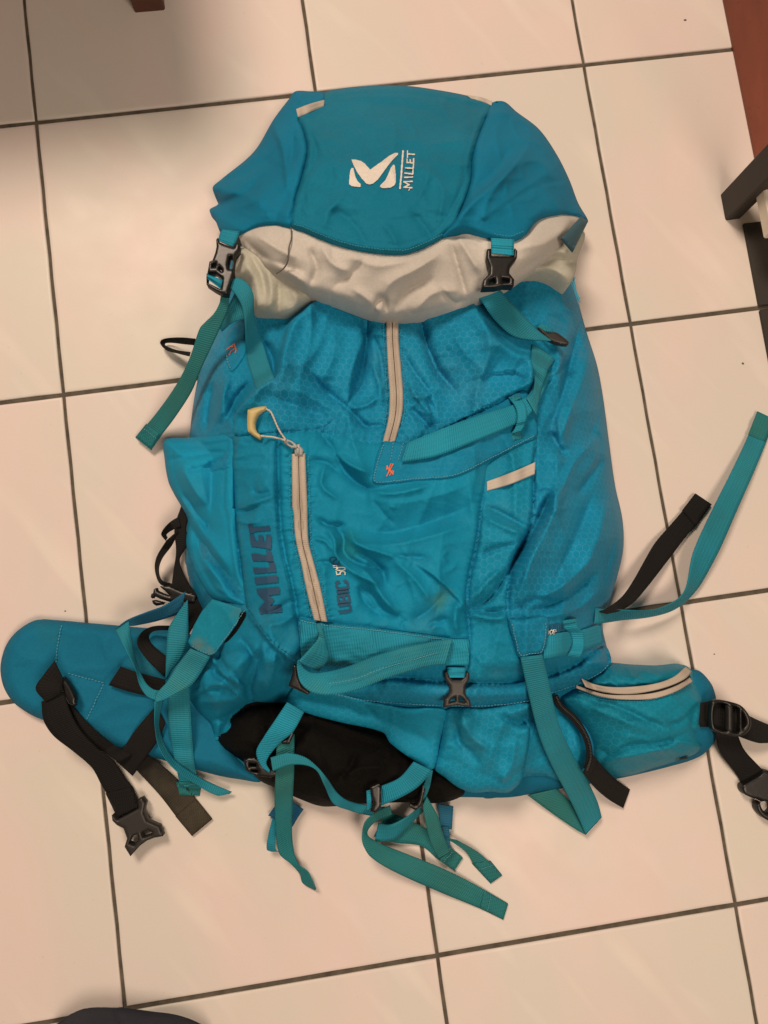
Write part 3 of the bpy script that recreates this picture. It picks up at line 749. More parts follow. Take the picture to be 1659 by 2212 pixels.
# right column
cr('g', 'E', [(610, 690), (720, 640), (800, 540), (860, 440), (950, 260)], -6, 8)
cr('g', 'E', [(640, 640), (700, 560), (800, 460)], 4, 11)
cr('g', 'E', [(620, 680), (720, 700), (830, 690)], -4, 6)
cr('g', 'E', [(640, 720), (740, 740), (830, 730)], 4, 9)
cr('g', 'E', [(700, 130), (780, 160), (940, 250)], -4, 9)
cr('g', 'E', [(700, 190), (800, 240), (900, 280)], 4, 11)
cr('g', 'E', [(680, 400), (740, 370), (880, 330)], -3, 8)
cr('e', 'E', [(690, 60), (660, 330), (612, 560), (610, 690), (620, 860)], -3.5, 3)
cr('e', 'E', [(970, 60), (955, 230), (860, 440), (830, 600), (832, 760)], -4.5, 3)
cr('e', 'C', [(985, 850), (975, 1000), (970, 1240)], -4, 3)
# lower left
cr('s', 'D', [(930, 985), (790, 870), (655, 690)], 10, 18)
cr('g', 'D', [(520, 910), (475, 1030), (560, 1090), (632, 1135)], -6, 8)
cr('s', 'D', [(640, 1130), (540, 1000), (510, 900)], 5, 12)
cr('g', 'D', [(620, 850), (690, 960), (640, 1090), (690, 1200)], -6, 10)
cr('g', 'D', [(720, 850), (760, 980), (740, 1150)], 5, 20)
cr('g', 'D', [(830, 920), (860, 1020), (850, 1160)], -5, 10)
cr('g', 'D', [(440, 1000), (420, 1080), (470, 1180)], 4, 14)
cr('s', 'F', [(1330, 590), (1230, 500), (1170, 430), (1150, 380)], 8, 14)
cr('g', 'F', [(1210, 330), (1200, 400), (1260, 480), (1370, 560)], -6, 9)
cr('s', 'F', [(1345, 640), (1240, 560), (1140, 560), (1050, 600)], 6, 12)
cr('g', 'F', [(1420, 300), (1400, 440), (1360, 560), (1380, 640)], -7, 9)
cr('g', 'F', [(1500, 360), (1480, 480), (1440, 610)], 6, 12)
cr('g', 'F', [(1040, 560), (1150, 560), (1320, 580)], -4, 9)
cr('g', 'F', [(1060, 640), (1180, 640), (1330, 620)], 4, 12)
cr('g', 'F', [(1150, 750), (1240, 720), (1310, 660)], -4, 7)
# bottom
cr('e', 'E', [(-60, 1050), (200, 1058), (480, 1085), (700, 1092), (880, 1085), (1050, 1050), (1200, 990), (1360, 885)], -5, 4)
cr('g', 'G', [(740, 240), (830, 350), (1000, 530)], -4, 6)
cr('e', 'G', [(1185, 285), (1150, 450), (1118, 575)], -3.5, 3.5)
cr('g', 'G', [(1230, 330), (1260, 450), (1360, 560)], -6, 10)
cr('g', 'G', [(1270, 310), (1330, 420), (1420, 480)], 5, 14)
cr('g', 'G', [(1480, 300), (1550, 340), (1630, 350)], -6, 9)
cr('g', 'G', [(1560, 420), (1540, 560), (1480, 690)], 5, 18)
cr('g', 'H', [(230, 760), (330, 830), (440, 900)], -4, 10)
cr('g', 'H', [(440, 760), (520, 850), (560, 1000)], 4, 12)
for key, pts in (('C', [(150, 205), (158, 350), (166, 500), (172, 640), (164, 760), (140, 870)]), ('C', [(246, 205), (250, 350), (264, 500), (273, 640), (264, 740), (230, 870)]),
                 ('B', [(884, 950), (886, 1100), (888, 1244)]), ('D', [(893, 150), (906, 310), (938, 450), (966, 590), (1005, 745)]), ('B', [(985, 950), (992, 1244)]), ('D', [(995, 170), (1001, 320), (1032, 440), (1068, 580), (1102, 758)]),
                 ('D', [(825, 0), (830, 100), (838, 260), (862, 400), (900, 560), (925, 700)]), ('B', [(575, 860), (570, 960), (572, 1244)]), ('D', [(580, 140), (590, 260), (612, 420), (640, 650)]),
                 ('E', [(690, 60), (660, 330), (612, 560), (610, 690), (620, 860)]), ('E', [(970, 60), (955, 230), (860, 440), (830, 600), (832, 760)]), ('E', [(-60, 1050), (200, 1058), (480, 1085), (700, 1092), (880, 1085), (1050, 1050), (1200, 990), (1360, 885)]),
                 ('B', [(580, 850), (820, 835), (1030, 818), (1180, 850), (1300, 880), (1420, 888)]), ('C', [(290, 882), (440, 826), (640, 725), (880, 602)]), ('D', [(650, 690), (790, 870), (920, 980)]), ('G', [(1185, 285), (1150, 450), (1118, 575)]), ('G', [(420, 285), (600, 335), (840, 392), (1010, 545)])):
    cr('p', key, pts, 1.05, 9)
g2 = np.random.default_rng(5)
for k in range(110):
    u0 = g2.uniform(420, 1330); v0 = g2.uniform(660, 1660); an = g2.uniform(0, math.pi); L = g2.uniform(24, 80); bend = g2.normal() * 12
    d = np.array([math.cos(an), math.sin(an)]); n_ = np.array([-d[1], d[0]]); c = np.array([u0, v0])
    BC.append(('g', [tuple(c - d * L / 2), tuple(c + n_ * bend), tuple(c + d * L / 2)], g2.uniform(-1.7, 1.5), g2.uniform(4, 9)))
def zmax(v): return np.interp(v, [450, 560, 700, 950, 1300, 1430, 1500, 1545, 1600, 1720], [.070, .074, .085, .110, .118, .112, .098, .078, .062, .048])
def dome(ring, u, v, zt, ze, Rr):
    t = np.clip(poly_dist(ring, u, v) / Rr, 0, 1); return ze + (zt - ze) * np.clip(1 - (1 - t) ** 2, 0, 1) ** .74
def slack(u, v):
    wu = u + 50 * vnoise(u, v, 180, 201); wv = v + 60 * vnoise(u, v, 180, 202)
    a = 1 - np.abs(2 * vnoise(wu * 1.3, wv * .55, 120, 203) - 1)
    b = 1 - np.abs(2 * vnoise(wu * .9 + wv * .3, wv * .6, 75, 204) - 1)
    return (a ** 1.6 * .011 + b ** 2 * .006 - .007) * np.clip(poly_dist(BODYR, u, v) / 60, 0, 1)
def top_body(u, v):
    z = dome(BODYR, u, v, zmax(v), .024, 190)
    calm = 1 - .75 * np.exp(-(((u - 570) / 52) ** 2 + ((v - 1230) / 125) ** 2) ** 2) - .7 * np.exp(-(((u - 740) / 34) ** 2 + ((v - 1265) / 80) ** 2) ** 2)
    pocket = 1 - .35 * np.exp(-(((u - 800) / 260) ** 2 + ((v - 1140) / 200) ** 2) ** 2)
    return z + .9 * slack(u, v) * calm * pocket + 2.0 * creases_eval(BC, u, v) * (.4 + .6 * calm) + 1.15 * crumple(u, v) * calm * pocket
_tb = top_body = raster_fn(BODY, top_body)

# ---- hip belt pads (under the pack)
LB = T('F', (190, 197), (260, 196), (480, 215), (760, 240), (1000, 260), (1100, 400), (1150, 600), (1230, 860), (1350, 1000), (1420, 1075), (1300, 1062), (1200, 1045), (1050, 1005), (860, 950), (650, 890), (470, 790), (330, 765), (230, 738), (150, 700), (70, 640), (20, 560), (2, 470), (10, 400), (40, 320), (100, 250))
lb_cr = [('e', T('F', (345, 225), (318, 340), (308, 470)), -2.2, 3), ('e', T('F', (370, 490), (460, 515), (570, 548)), -2.5, 3), ('e', T('F', (740, 370), (650, 450), (570, 550), (520, 660), (470, 755)), -3, 3.5),
         ('g', T('F', (420, 640), (440, 720)), 1.5, 14), ('g', T('F', (870, 960), (1060, 940), (1300, 1010)), 2, 20)]
LBR = smooth_closed(LB, 12)
belt_l = panel('hip_belt', LB, lambda u, v: dome(LBR, u, v, .024, .015, 26) + 1.5 * creases_eval(lb_cr, u, v) + crumple(u, v, 31) * .8, M_belt, pack, step=6, skirt=.03, drop=.004, dropw=9)
stitch('stitching', T('F', (335, 225), (312, 340), (303, 470)), M_thread2, belt_l)
stitch('stitching', T('F', (372, 486), (460, 510), (570, 540)), M_thread2, belt_l)
stitch('stitching', T('F', (562, 545), (470, 742)), M_thread2, belt_l)
RB = T('H', (0, 1100), (0, 1237), (120, 1236), (250, 1225), (450, 1190), (780, 1132), (1080, 1062), (1260, 1003), (1340, 930), (1362, 870), (1362, 700), (1340, 600), (1300, 540), (1255, 502), (1200, 497), (900, 490), (700, 600), (300, 900))
RBR = smooth_closed(RB, 12)
belt_r = panel('hip_belt', RB, lambda u, v: dome(RBR, u, v, .026, .010, 70) + crumple(u, v, 35) * .4, M_belt, pack, step=6, skirt=.03)
CB = [(520, 1560), (500, 1640), (560, 1685), (700, 1715), (1000, 1722), (1150, 1712), (1200, 1640), (1100, 1560)]
panel('lumbar_pad', CB, lambda u, v: .016 + 0 * u, M_belt, pack, step=14, skirt=.016)

# ---- harness showing at the left: black straps and pale back panel
panel('back_panel', T('K', (400, 840), (455, 745), (560, 800), (700, 1300), (560, 1190), (520, 1120), (430, 980)), lambda u, v: .020 + 0 * u, M_back, pack, step=6)
strip('shoulder_strap', T('K', (425, 250), (350, 500), (368, 750), (335, 1000), (330, 1150), (480, 1330), (500, 1660)), T('K', (520, 330), (470, 500), (500, 650), (400, 830), (430, 960), (510, 1120), (600, 1230), (660, 1380)), [.03, .035, .03, .028, .026, .03], W_black, pack, th=.004)
strip('harness_webbing', T('K', (395, 372), (290, 440), (205, 558), (252, 632)), T('K', (420, 480), (340, 510), (262, 565), (275, 600)), [.03, .03, .025], W_black, pack, zr=[.02, .02, .02], n=40)
strip('harness_webbing', T('K', (262, 630), (160, 800), (135, 920), (165, 1060), (215, 1120), (330, 1140)), T('K', (390, 520), (330, 670), (215, 830), (180, 950), (212, 1060), (330, 1102)), [.03, .022, .016, .014, .02], W_black, pack, zr=[.034, .028, .024, .02, .02])
bk = plate('harness_buckle', T('K', (190, 1130), (300, 1125), (420, 1180), (520, 1200), (600, 1230), (560, 1310), (420, 1300), (300, 1300), (200, 1270), (130, 1235), (110, 1262), (92, 1250), (98, 1215), (118, 1205), (125, 1165), (150, 1148), (160, 1180), (240, 1215), (300, 1235), (260, 1190)), [], .030, .008, M_plastic, pack, step=3)
plate('prong', T('K', (105, 1285), (140, 1278), (240, 1305), (220, 1330), (150, 1342), (118, 1320)), [], .024, .006, M_plastic, bk, step=3)
# thin black loop further up
strip('hanging_loop', T('B', (372, 322), (300, 316), (235, 318), (190, 328), (180, 348), (215, 385), (275, 402), (340, 418)), T('B', (372, 358), (300, 350), (245, 344), (208, 346), (206, 356), (235, 372), (280, 386), (345, 395)), [.03, .02, .012, .01, .012, .02, .03], W_black, pack, zr=[.022, .012, .006, .004, .006, .012, .022], n=60)

# ---- body
body = panel('main_compartment', BODY, top_body, M_body, pack, step=3.8, drop=.010, dropw=12, skirt=.05, thick_inset=.03)

# ---- black bottom panel
BP = [(466, 1599), (482, 1575), (500, 1545), (540, 1520), (600, 1515), (680, 1525), (760, 1550), (830, 1575), (900, 1630), (990, 1680), (1004, 1712), (980, 1728), (940, 1735), (880, 1733), (820, 1735), (760, 1737), (720, 1742), (690, 1741), (650, 1727), (590, 1700), (560, 1685), (530, 1650)]
BPR = smooth_closed(BP, 12)
bp_cr = [('g', T('G', (420, 290), (600, 360), (830, 440)), 3, 8), ('g', T('G', (620, 640), (720, 590), (860, 580)), 5, 16), ('g', T('G', (580, 660), (650, 600), (700, 500)), -4, 10), ('g', T('G', (300, 500), (500, 600), (520, 780)), 4, 16)]
def z_bottom(u, v): return np.maximum(dome(BPR, u, v, .052, .022, 80), np.where(inside(BODYR, u, v), _tb(u, v) + .0015, 0)) + np.where(inside(BODYR, u, v), .0, 1.0) * (1.9 * creases_eval(bp_cr, u, v) + crumple(u, v, 41) * 2.2)
panel('base_panel', BP, z_bottom, M_black, pack, step=5, skirt=.022)

# ---- panels sewn onto the body
LOWL = T('F', (1345, 150), (1450, 270), (1600, 400), (1592, 560), (1577, 632), (1490, 652), (1360, 640), (1320, 680), (1255, 780), (1175, 850), (1145, 760), (1090, 710), (1040, 640), (1000, 560), (1100, 420), (1200, 300))
panel('lower_side_panel', LOWL, lambda u, v: _tb(u, v) + .0015, M_front2, pack, step=5, drop=.004, skirt=.02)
lowp = panel('bottom_compartment', T('G', (330, 185), (325, 235), (420, 285), (600, 335), (840, 392), (880, 450), (1010, 545), (1112, 592), (1150, 450), (1190, 280), (960, 262), (720, 215), (530, 150), (400, 120)), lambda u, v: np.where(inside(BODYR, u, v), np.maximum(_tb(u, v), .045), .045) + .010, M_low, pack, step=5, drop=.004, skirt=.02)
LRP = T('G', (1185, 275), (1152, 450), (1117, 582), (1180, 640), (1250, 692), (1330, 720), (1430, 715), (1522, 718), (1590, 660), (1618, 560), (1640, 372), (1600, 330), (1645, 235), (1400, 265))
LRPR = smooth_closed(LRP, 12)
panel('bottom_pouch', LRP, lambda u, v: np.maximum(_tb(u, v) + .010, .05) + .014 * (1 - np.exp(-poly_dist(LRPR, u, v) / 45)), M_low, pack, step=5, drop=.005, skirt=.03)
LOWR = T('H', (245, 700), (300, 815), (262, 950), (240, 1090), (350, 1110), (470, 1142), (600, 1082), (610, 950), (565, 850), (430, 700), (405, 640))
panel('bottom_compartment', LOWR, lambda u, v: _tb(u, v) + .003, M_low, pack, step=5, drop=.004, skirt=.02)

FP = T('B', (575, 852), (690, 842), (822, 835), (1030, 818), (1110, 835), (1180, 852), (1300, 880), (1420, 888)) + T('C', (290, 882), (440, 830), (640, 725), (880, 604), (960, 590), (985, 830), (740, 1000), (718, 1100), (690, 1240)) + \
     T('E', (660, 330), (612, 560), (608, 690), (620, 860), (400, 838), (200, 812), (40, 786)) + T('D', (1060, 765), (935, 740), (940, 820), (950, 985), (870, 935), (790, 870), (650, 690), (640, 650), (612, 420), (590, 260), (578, 120), (572, 0)) + T('B', (570, 1100), (568, 960))
FPR = smooth_closed(FP, 22)
zfp = raster_fn(FP, lambda u, v: _tb(u, v) + .002 + .006 * (1 - np.exp(-poly_dist(FPR, u, v) / 60)), 2)
front = panel('front_pocket', FP, zfp, M_front, pack, step=3.7, drop=.0035, dropw=6, skirt=.012)
lp = T('B', (580, 852), (690, 842), (820, 836), (818, 980), (824, 1244)) + T('D', (828, 100), (836, 260), (858, 400), (896, 560), (922, 700), (938, 820), (945, 975), (870, 930), (792, 868), (655, 690), (645, 650), (616, 420), (595, 260), (584, 120), (578, 0)) + T('B', (576, 1100), (574, 960))
lpan = panel('letter_panel', lp, lambda u, v: zfp(u, v) + .0012, M_front2, pack, step=4.6, drop=.003, dropw=5, skirt=.006)
RC = T('C', (720, 1000), (985, 858), (972, 1000), (968, 1240)) + T('E', (955, 215), (905, 330), (855, 450), (828, 600), (836, 760), (880, 960), (885, 1085), (620, 1092), (622, 860), (612, 690), (614, 560), (662, 330), (692, 60))
rcol = panel('side_panel', RC, lambda u, v: _tb(u, v) + .0022, M_low, pack, step=4.6, drop=.003, dropw=5, skirt=.01)

# stretch side pocket
SP = T('B', (205, 876), (330, 862), (450, 855), (582, 850), (576, 1000), (572, 1244)) + T('D', (580, 140), (600, 330), (622, 480), (645, 655), (560, 655), (470, 632), (400, 540), (345, 420), (322, 330), (330, 200), (290, 120), (255, 60)) + T('B', (225, 1100), (205, 980))
SPR = smooth_closed(SP, 12)
sp_cr = [('e', T('B', (207, 985), (330, 965), (450, 945), (575, 935)), -2.5, 4), ('g', T('D', (330, 215), (420, 360), (520, 500), (640, 650)), -6, 11), ('g', T('D', (250, 40), (330, 130), (400, 240), (560, 470)), 5, 18), ('g', T('D', (300, 60), (400, 200), (470, 270)), -5, 14),
         ('g', T('D', (590, 180), (610, 330), (640, 560)), -5, 9), ('g', T('B', (300, 1000), (340, 1100), (430, 1230)), 5, 16), ('g', T('B', (540, 960), (480, 1010), (330, 1040)), -4, 12), ('g', T('D', (480, 560), (560, 620), (640, 660)), 4, 9), ('g', T('D', (420, 420), (480, 500), (560, 610)), 4, 10)]
panel('stretch_pocket', SP, lambda u, v: np.maximum(dome(SPR, u, v, .085, .040, 110), np.where(inside(BODYR, u, v), dome(BODYR, u, v, zmax(v), .018, 250) + .012, 0)) + 1.7 * creases_eval(sp_cr, u, v) + crumple(u, v, 61) * .6, M_stretch, pack, step=4.2, drop=.001, dropw=4, skirt=.025, hem=10)

# bottom band
BB = T('G', (420, 60), (530, 100), (700, 135)) + T('E', (200, 1066), (480, 1092), (700, 1098), (880, 1090), (1050, 1056), (1200, 996), (1355, 890), (1392, 985), (1335, 1045), (1200, 1112), (1080, 1152), (940, 1200), (700, 1228), (480, 1226), (250, 1215)) + T('G', (720, 225), (560, 190), (440, 150))
BBR = smooth_closed(BB, 12)
band = panel('bottom_band', BB, lambda u, v: _tb(u, v) + .003 + .009 * (1 - np.exp(-poly_dist(BBR, u, v) / 16)), M_body, pack, step=4.4, drop=.004, dropw=6, skirt=.022)
stitch('stitching', T('G', (560, 181), (720, 214)) + T('E', (250, 1203), (480, 1214), (700, 1216), (940, 1189), (1080, 1141), (1200, 1101), (1330, 1035), (1380, 988)), M_thread2, band)

# ---- zips on the front
cz = zipper('zipper', T('C', (162, 150), (166, 205), (170, 350), (178, 500), (186, 640), (178, 760), (148, 884)), T('C', (228, 150), (232, 205), (236, 350), (250, 500), (259, 640), (252, 740), (215, 884)), pack)
stitch('stitching', T('C', (150, 240), (158, 400), (166, 560), (172, 690), (158, 800)), M_thread, cz, pitch=6)
stitch('stitching', T('C', (246, 240), (252, 400), (266, 560), (272, 690), (250, 800)), M_thread, cz, pitch=6)
fz = zipper('zipper', T('B', (897, 950), (898, 1100), (900, 1244)) + T('D', (905, 150), (918, 310), (950, 450), (978, 590), (1018, 748)), T('B', (970, 945), (976, 1100), (982, 1244)) + T('D', (982, 170), (988, 320), (1018, 440), (1055, 580), (1090, 758)), pack)
stitch('stitching', T('B', (884, 960), (886, 1244)) + T('D', (893, 150), (905, 310), (938, 455), (966, 595), (1000, 735)), M_thread, fz, pitch=6)
stitch('stitching', T('B', (988, 960), (995, 1244)) + T('D', (996, 170), (1002, 320), (1032, 440), (1069, 580), (1102, 745)), M_thread, fz, pitch=6)
zt = float(top([760 * 0 + 642], [980])[0])
sl = plate('zipper_slider', T('Q', (1075, 905), (1110, 870), (1120, 825), (1160, 820), (1170, 860), (1205, 895), (1222, 920), (1205, 1005), (1150, 1012), (1080, 1000)), [], zt + .006, .005, M_metal, pack, step=2.2)
plate('bridge', T('Q', (1110, 890), (1150, 880), (1155, 960), (1140, 985), (1112, 975)), [], zt + .0085, .003, M_metal, sl, step=2)
plate('pull_tab', T('Q', (893, 765), (910, 745), (960, 742), (1040, 778), (1112, 835), (1130, 870), (1090, 888), (1020, 880), (940, 830), (905, 800)), [T('Q', (955, 785), (1010, 790), (1060, 840), (1040, 850), (985, 825))], zt + .0085, .0025, M_metal, sl, step=2)
# printing on the front
decal('printed_lettering', [T('O', (228, 258), (285, 254), (302, 356), (248, 362)), T('O', (286, 292), (490, 276), (493, 322), (293, 342)),
    T('O', (250, 380), (302, 378), (318, 452), (352, 456), (356, 388), (408, 386), (412, 455), (448, 455), (450, 382), (508, 380), (505, 550), (400, 530), (265, 515)),
    T('O', (268, 605), (330, 602), (440, 628), (458, 618), (441, 572), (500, 568), (516, 610), (530, 692), (285, 688)),
    T('O', (288, 768), (380, 776), (470, 778), (490, 770), (472, 712), (545, 705), (556, 760), (566, 818), (300, 838)),
    T('O', (305, 890), (583, 862), (590, 940), (318, 970)),
    T('O', (328, 1025), (605, 1000), (610, 1078), (475, 1100), (545, 1152), (492, 1222), (632, 1213), (636, 1295), (372, 1322), (358, 1255), (432, 1170), (345, 1090))], [], M_print, lpan)
_r = np.array([-45., -400.]); _r /= np.linalg.norm(_r); _up = np.array([-.993, .118])
def glyph(a0, wd, pts): return (T('O', *[tuple(np.array([1452., 1296.]) + _r * (a0 + x * wd) + _up * h * 132) for x, h in pts]), 4.6)
decal('printed_lettering', [], [glyph(14, 80, [(0, 1), (0, .15), (.18, 0), (.82, 0), (1, .15), (1, 1)]), glyph(128, 84, [(0, 0), (0, 1), (.8, 1), (.95, .86), (.9, .6), (.7, .52), (0, .52)]), glyph(128, 84, [(.7, .52), (1, .4), (1, .12), (.84, 0), (0, 0)]),
    glyph(250, 1, [(0, 0), (0, 1)]), glyph(286, 84, [(1, .74), (1, .88), (.84, 1), (.16, 1), (0, .85), (0, .15), (.16, 0), (.84, 0), (1, .12), (1, .26)])] +
    [(T('O', (1222, 715), (1268, 735), (1312, 735), (1316, 690)), 2.2), (T('O', (1222, 712), (1206, 690), (1208, 662), (1240, 650), (1278, 655), (1284, 672), (1262, 690), (1240, 730)), 2.2)], M_print, front, px=.8)
decal('printed_lettering', [], [(T('O', (1278, 815), (1286, 850), (1326, 846), (1326, 822), (1352, 812), (1382, 822), (1384, 850)), 2.2),
    (T('O', (1276, 792), (1300, 803), (1350, 803), (1382, 790), (1380, 770), (1340, 764), (1290, 772), (1276, 792)), 2.2),
    (T('O', (1284, 748), (1292, 782)), 1.6), (T('O', (1272, 768), (1306, 764)), 1.6), (T('O', (1240, 748), (1286, 742)), 1.6), (T('O', (1244, 762), (1262, 768)), 1.6)], M_wprint, front, px=.8)

# patch with the orange mark, elastic strap over it
PT = T('C', (150, 888), (285, 888), (500, 802), (760, 690), (930, 605), (975, 720), (986, 850), (900, 900), (740, 982), (540, 1075), (330, 1095), (122, 1116), (90, 1098))
patch = panel('strap_patch', PT, lambda u, v: zfp(u, v) + .0026, M_patch, pack, step=4.4, drop=.0016, dropw=3, skirt=.005)
stitch('stitching', T('C', (150, 900), (100, 1088), (125, 1104), (330, 1083), (540, 1063), (740, 970), (900, 888), (975, 848)), M_thread2, patch, pitch=6)
for q in ([(205, 890), (190, 990)], [(260, 890), (232, 990)]): stitch('stitching', T('C', *q), M_thread2, patch, pitch=6)
decal('orange_embroidery', [], [(T('C', (203, 1006), (170, 1070)), 2.4), (T('C', (172, 1020), (205, 1060)), 2.6), (T('C', (172, 1016), (172, 1034)), 2.6), (T('C', (205, 1045), (203, 1060)), 2.6), (T('C', (192, 1004), (180, 1040)), 2.0), (T('C', (200, 1040), (186, 1066)), 2.0)], M_orange, patch, px=.8, off=.001)
el = strip('elastic_strap', T('C', (285, 888), (500, 802), (700, 732), (860, 682), (945, 625), (985, 540), (1030, 495)), T('C', (250, 996), (440, 962), (640, 885), (840, 802), (935, 748), (1000, 660), (1065, 510)), .0, W_bright, pack, off=.004)
strip('webbing_loop', T('C', (832, 640), (868, 690), (882, 745), (872, 800), (850, 838)), T('C', (892, 640), (926, 685), (932, 752), (918, 800), (905, 822)), [0, 0, 0], W_bright, pack, off=.005, n=40)
rect_hem('webbing_tab', T('C', (850, 838), (905, 822), (910, 862), (858, 880)), W_teal, patch)
rect_hem('webbing_tab', T('C', (828, 645), (890, 612), (905, 645), (845, 668)), W_teal, patch, off=.002)
strip('reflective_tape', T('C', (716, 1100), (850, 1050), (978, 995)), T('C', (716, 1152), (850, 1112), (975, 1060)), 0.0, M_refl, pack, n=30)

# wide webbing under the zip and the folded gear loop
WW = T('D', (935, 742), (1060, 764), (1300, 788)) + T('E', (200, 806), (400, 832), (530, 852), (620, 852), (617, 1010), (490, 1012), (485, 1062), (250, 1052), (100, 1030)) + T('D', (1250, 1005), (1100, 992), (950, 990))
ww = panel('wide_webbing', WW, lambda u, v: zfp(u, v) + .003, W_bright, pack, step=5, drop=.0015, dropw=3, skirt=.006, sharp=True)
stitch('stitching', T('D', (950, 752), (1060, 775), (1300, 799)) + T('E', (250, 822), (500, 858)), M_thread2, ww, pitch=6)
zb = .132
strip('gear_loop', T('D', (1030, 768), (1042, 840), (995, 905), (930, 975)), T('D', (1056, 774), (1086, 890), (1098, 950), (1045, 1030)), [.122, .135, .140, .142], W_worn, pack, zr=[.124, .130, .128, .122], n=50, off=.005)
strip('gear_loop', T('D', (928, 970), (925, 1010), (945, 1090), (1005, 1142), (1110, 1156), (1250, 1132)) + T('E', (150, 1074), (300, 1026), (400, 1000), (490, 992)), T('D', (935, 965), (962, 1010), (1010, 1036), (1090, 1030), (1200, 1002)) + T('E', (100, 945), (250, 902), (400, 870), (530, 850)), [.142, .145, .142, .138, .132, .126, .120], W_worn, pack, zr=[.142, .138, .132, .130, .128, .126, .120], n=110, off=.006)
stitch('stitching', T('D', (1100, 1095), (1250, 1066)) + T('E', (150, 1010), (300, 968), (450, 925)), M_thread2, ww, pitch=7)
plate('webbing_buckle', T('G', (352, 20), (372, 30), (378, 80), (400, 140), (445, 175), (430, 188), (370, 160), (325, 140), (345, 80)), [], .118, .006, M_plastic, pack)
# front buckle hanging from the wide webbing
fb_z = float(top([985], [1480])[0]) + .010
strip('webbing_tab', T('E', (500, 1005), (502, 1062)), T('E', (600, 1005), (598, 1062)), fb_z, W_bright, pack, n=24, off=.004)
plate('side_release_buckle', T('E', (484, 1035), (500, 1028), (512, 1058), (530, 1075), (575, 1075), (594, 1058), (606, 1030), (620, 1038), (618, 1075), (598, 1105), (595, 1140), (606, 1168), (624, 1182), (628, 1225), (596, 1218), (555, 1212), (514, 1218), (480, 1226), (484, 1182), (500, 1168), (514, 1140), (512, 1105), (490, 1075)),
      [T('E', (512, 1200), (520, 1178), (545, 1165), (546, 1192)), T('E', (564, 1165), (588, 1178), (600, 1200), (566, 1192))], fb_z + .001, .006, M_plastic2, pack, step=2.6)

# ---- right flank details
strip('compression_strap', T('E', (1030, 832), (1130, 815), (1240, 800), (1335, 768)), T('E', (1025, 960), (1150, 938), (1240, 912), (1345, 878)), 0.0, W_bright, pack, n=40)
lab = rect_hem('label_tape', T('E', (1035, 775), (1125, 762), (1132, 816), (1035, 832)), W_dark, pack, off=.0008)
decal('printed_lettering', [], [(T('E', (1049, 806), (1042, 815), (1046, 828), (1053, 822), (1053, 808), (1048, 804)), 1.3), (T('E', (1066, 802), (1058, 812), (1062, 826), (1072, 822), (1074, 806), (1066, 802)), 1.3), (T('E', (1080, 826), (1078, 801)), 1.5), (T('E', (1078, 801), (1090, 801), (1092, 811), (1079, 814)), 1.3)], M_wprint, lab, px=.7)
strip('webbing_loop', T('E', (1128, 752), (1136, 795), (1168, 820), (1182, 872), (1170, 915), (1150, 945)), T('E', (1200, 742), (1212, 785), (1240, 820), (1246, 868), (1240, 910), (1222, 955)), 0.0, W_bright, pack, n=40, off=.004)
rect_hem('webbing_tab', T('E', (1126, 748), (1202, 738), (1208, 762), (1130, 774)), W_teal, pack)

# floor straps at the right
strip('compression_strap', T('R', (100, 1975), (170, 1985), (320, 1990), (560, 1995), (700, 1960), (830, 1885), (890, 1790), (950, 1500), (1100, 1160), (1280, 800), (1430, 480), (1512, 265)), T('R', (90, 2115), (160, 2110), (330, 2085), (560, 2060), (750, 2010), (880, 1930), (990, 1810), (1060, 1700), (1190, 1450), (1330, 1130), (1480, 790), (1575, 560), (1660, 335)),
      [.050, .040, .030, .024, .022, .018, .012, .006, .003], W_teal, pack, n=120, zr=[.026, .018, .010, .008, .014, .016, .012, .006, .003])
strip('strap_hem', T('R', (1432, 466), (1512, 264)), T('R', (1578, 530), (1660, 334)), .005, W_green, pack, n=16, off=.001)
strip('load_strap', T('R', (120, 2010), (190, 1985), (330, 1880), (430, 1740), (520, 1580), (620, 1410), (740, 1270), (860, 1130), (970, 980)), T('R', (200, 2030), (320, 2000), (430, 1930), (530, 1820), (640, 1680), (770, 1510), (900, 1340), (975, 1262), (1110, 1075)), [.035, .022, .012, .006, .003], W_black, pack, n=80)
strip('strap_hem', T('R', (855, 1128), (970, 979)), T('R', (975, 1264), (1112, 1074)), .004, W_black, pack, n=14, off=.001)

# ---- right hip pocket
HP = T('H', (445, 655), (560, 565), (640, 510), (740, 466), (900, 475), (1050, 480), (1170, 470), (1212, 500), (1245, 570), (1278, 640), (1286, 720), (1276, 800), (1262, 900), (1272, 945), (1230, 990), (1000, 1068), (800, 1120), (700, 1085), (640, 1020), (622, 920), (560, 800), (480, 720))
HPR = smooth_closed(HP, 12)
hp_cr = [('g', T('H', (560, 660), (750, 700), (950, 790), (1060, 830)), -6, 11), ('g', T('H', (600, 700), (780, 780), (960, 850)), 4, 16), ('g', T('H', (1060, 830), (1160, 790), (1260, 690)), -5, 10), ('g', T('H', (660, 960), (740, 985), (860, 940), (1060, 920), (1200, 860)), -5, 7),
         ('g', T('H', (740, 985), (700, 1010), (680, 1060)), -3, 7), ('g', T('H', (760, 1010), (950, 980), (1150, 930)), 5, 12), ('g', T('H', (1240, 720), (1220, 830), (1250, 900)), -4, 8), ('g', T('H', (1270, 640), (1180, 760), (1090, 800)), 4, 12), ('g', T('H', (1230, 850), (1260, 880)), -4, 6)]
def z_hip(u, v): return dome(HPR, u, v, .068, .020, 130) + 1.5 * creases_eval(hp_cr, u, v) + crumple(u, v, 81) * 1.6
hip = panel('hip_pocket', HP, z_hip, M_hip, pack, step=4.4, drop=.006, skirt=.03)
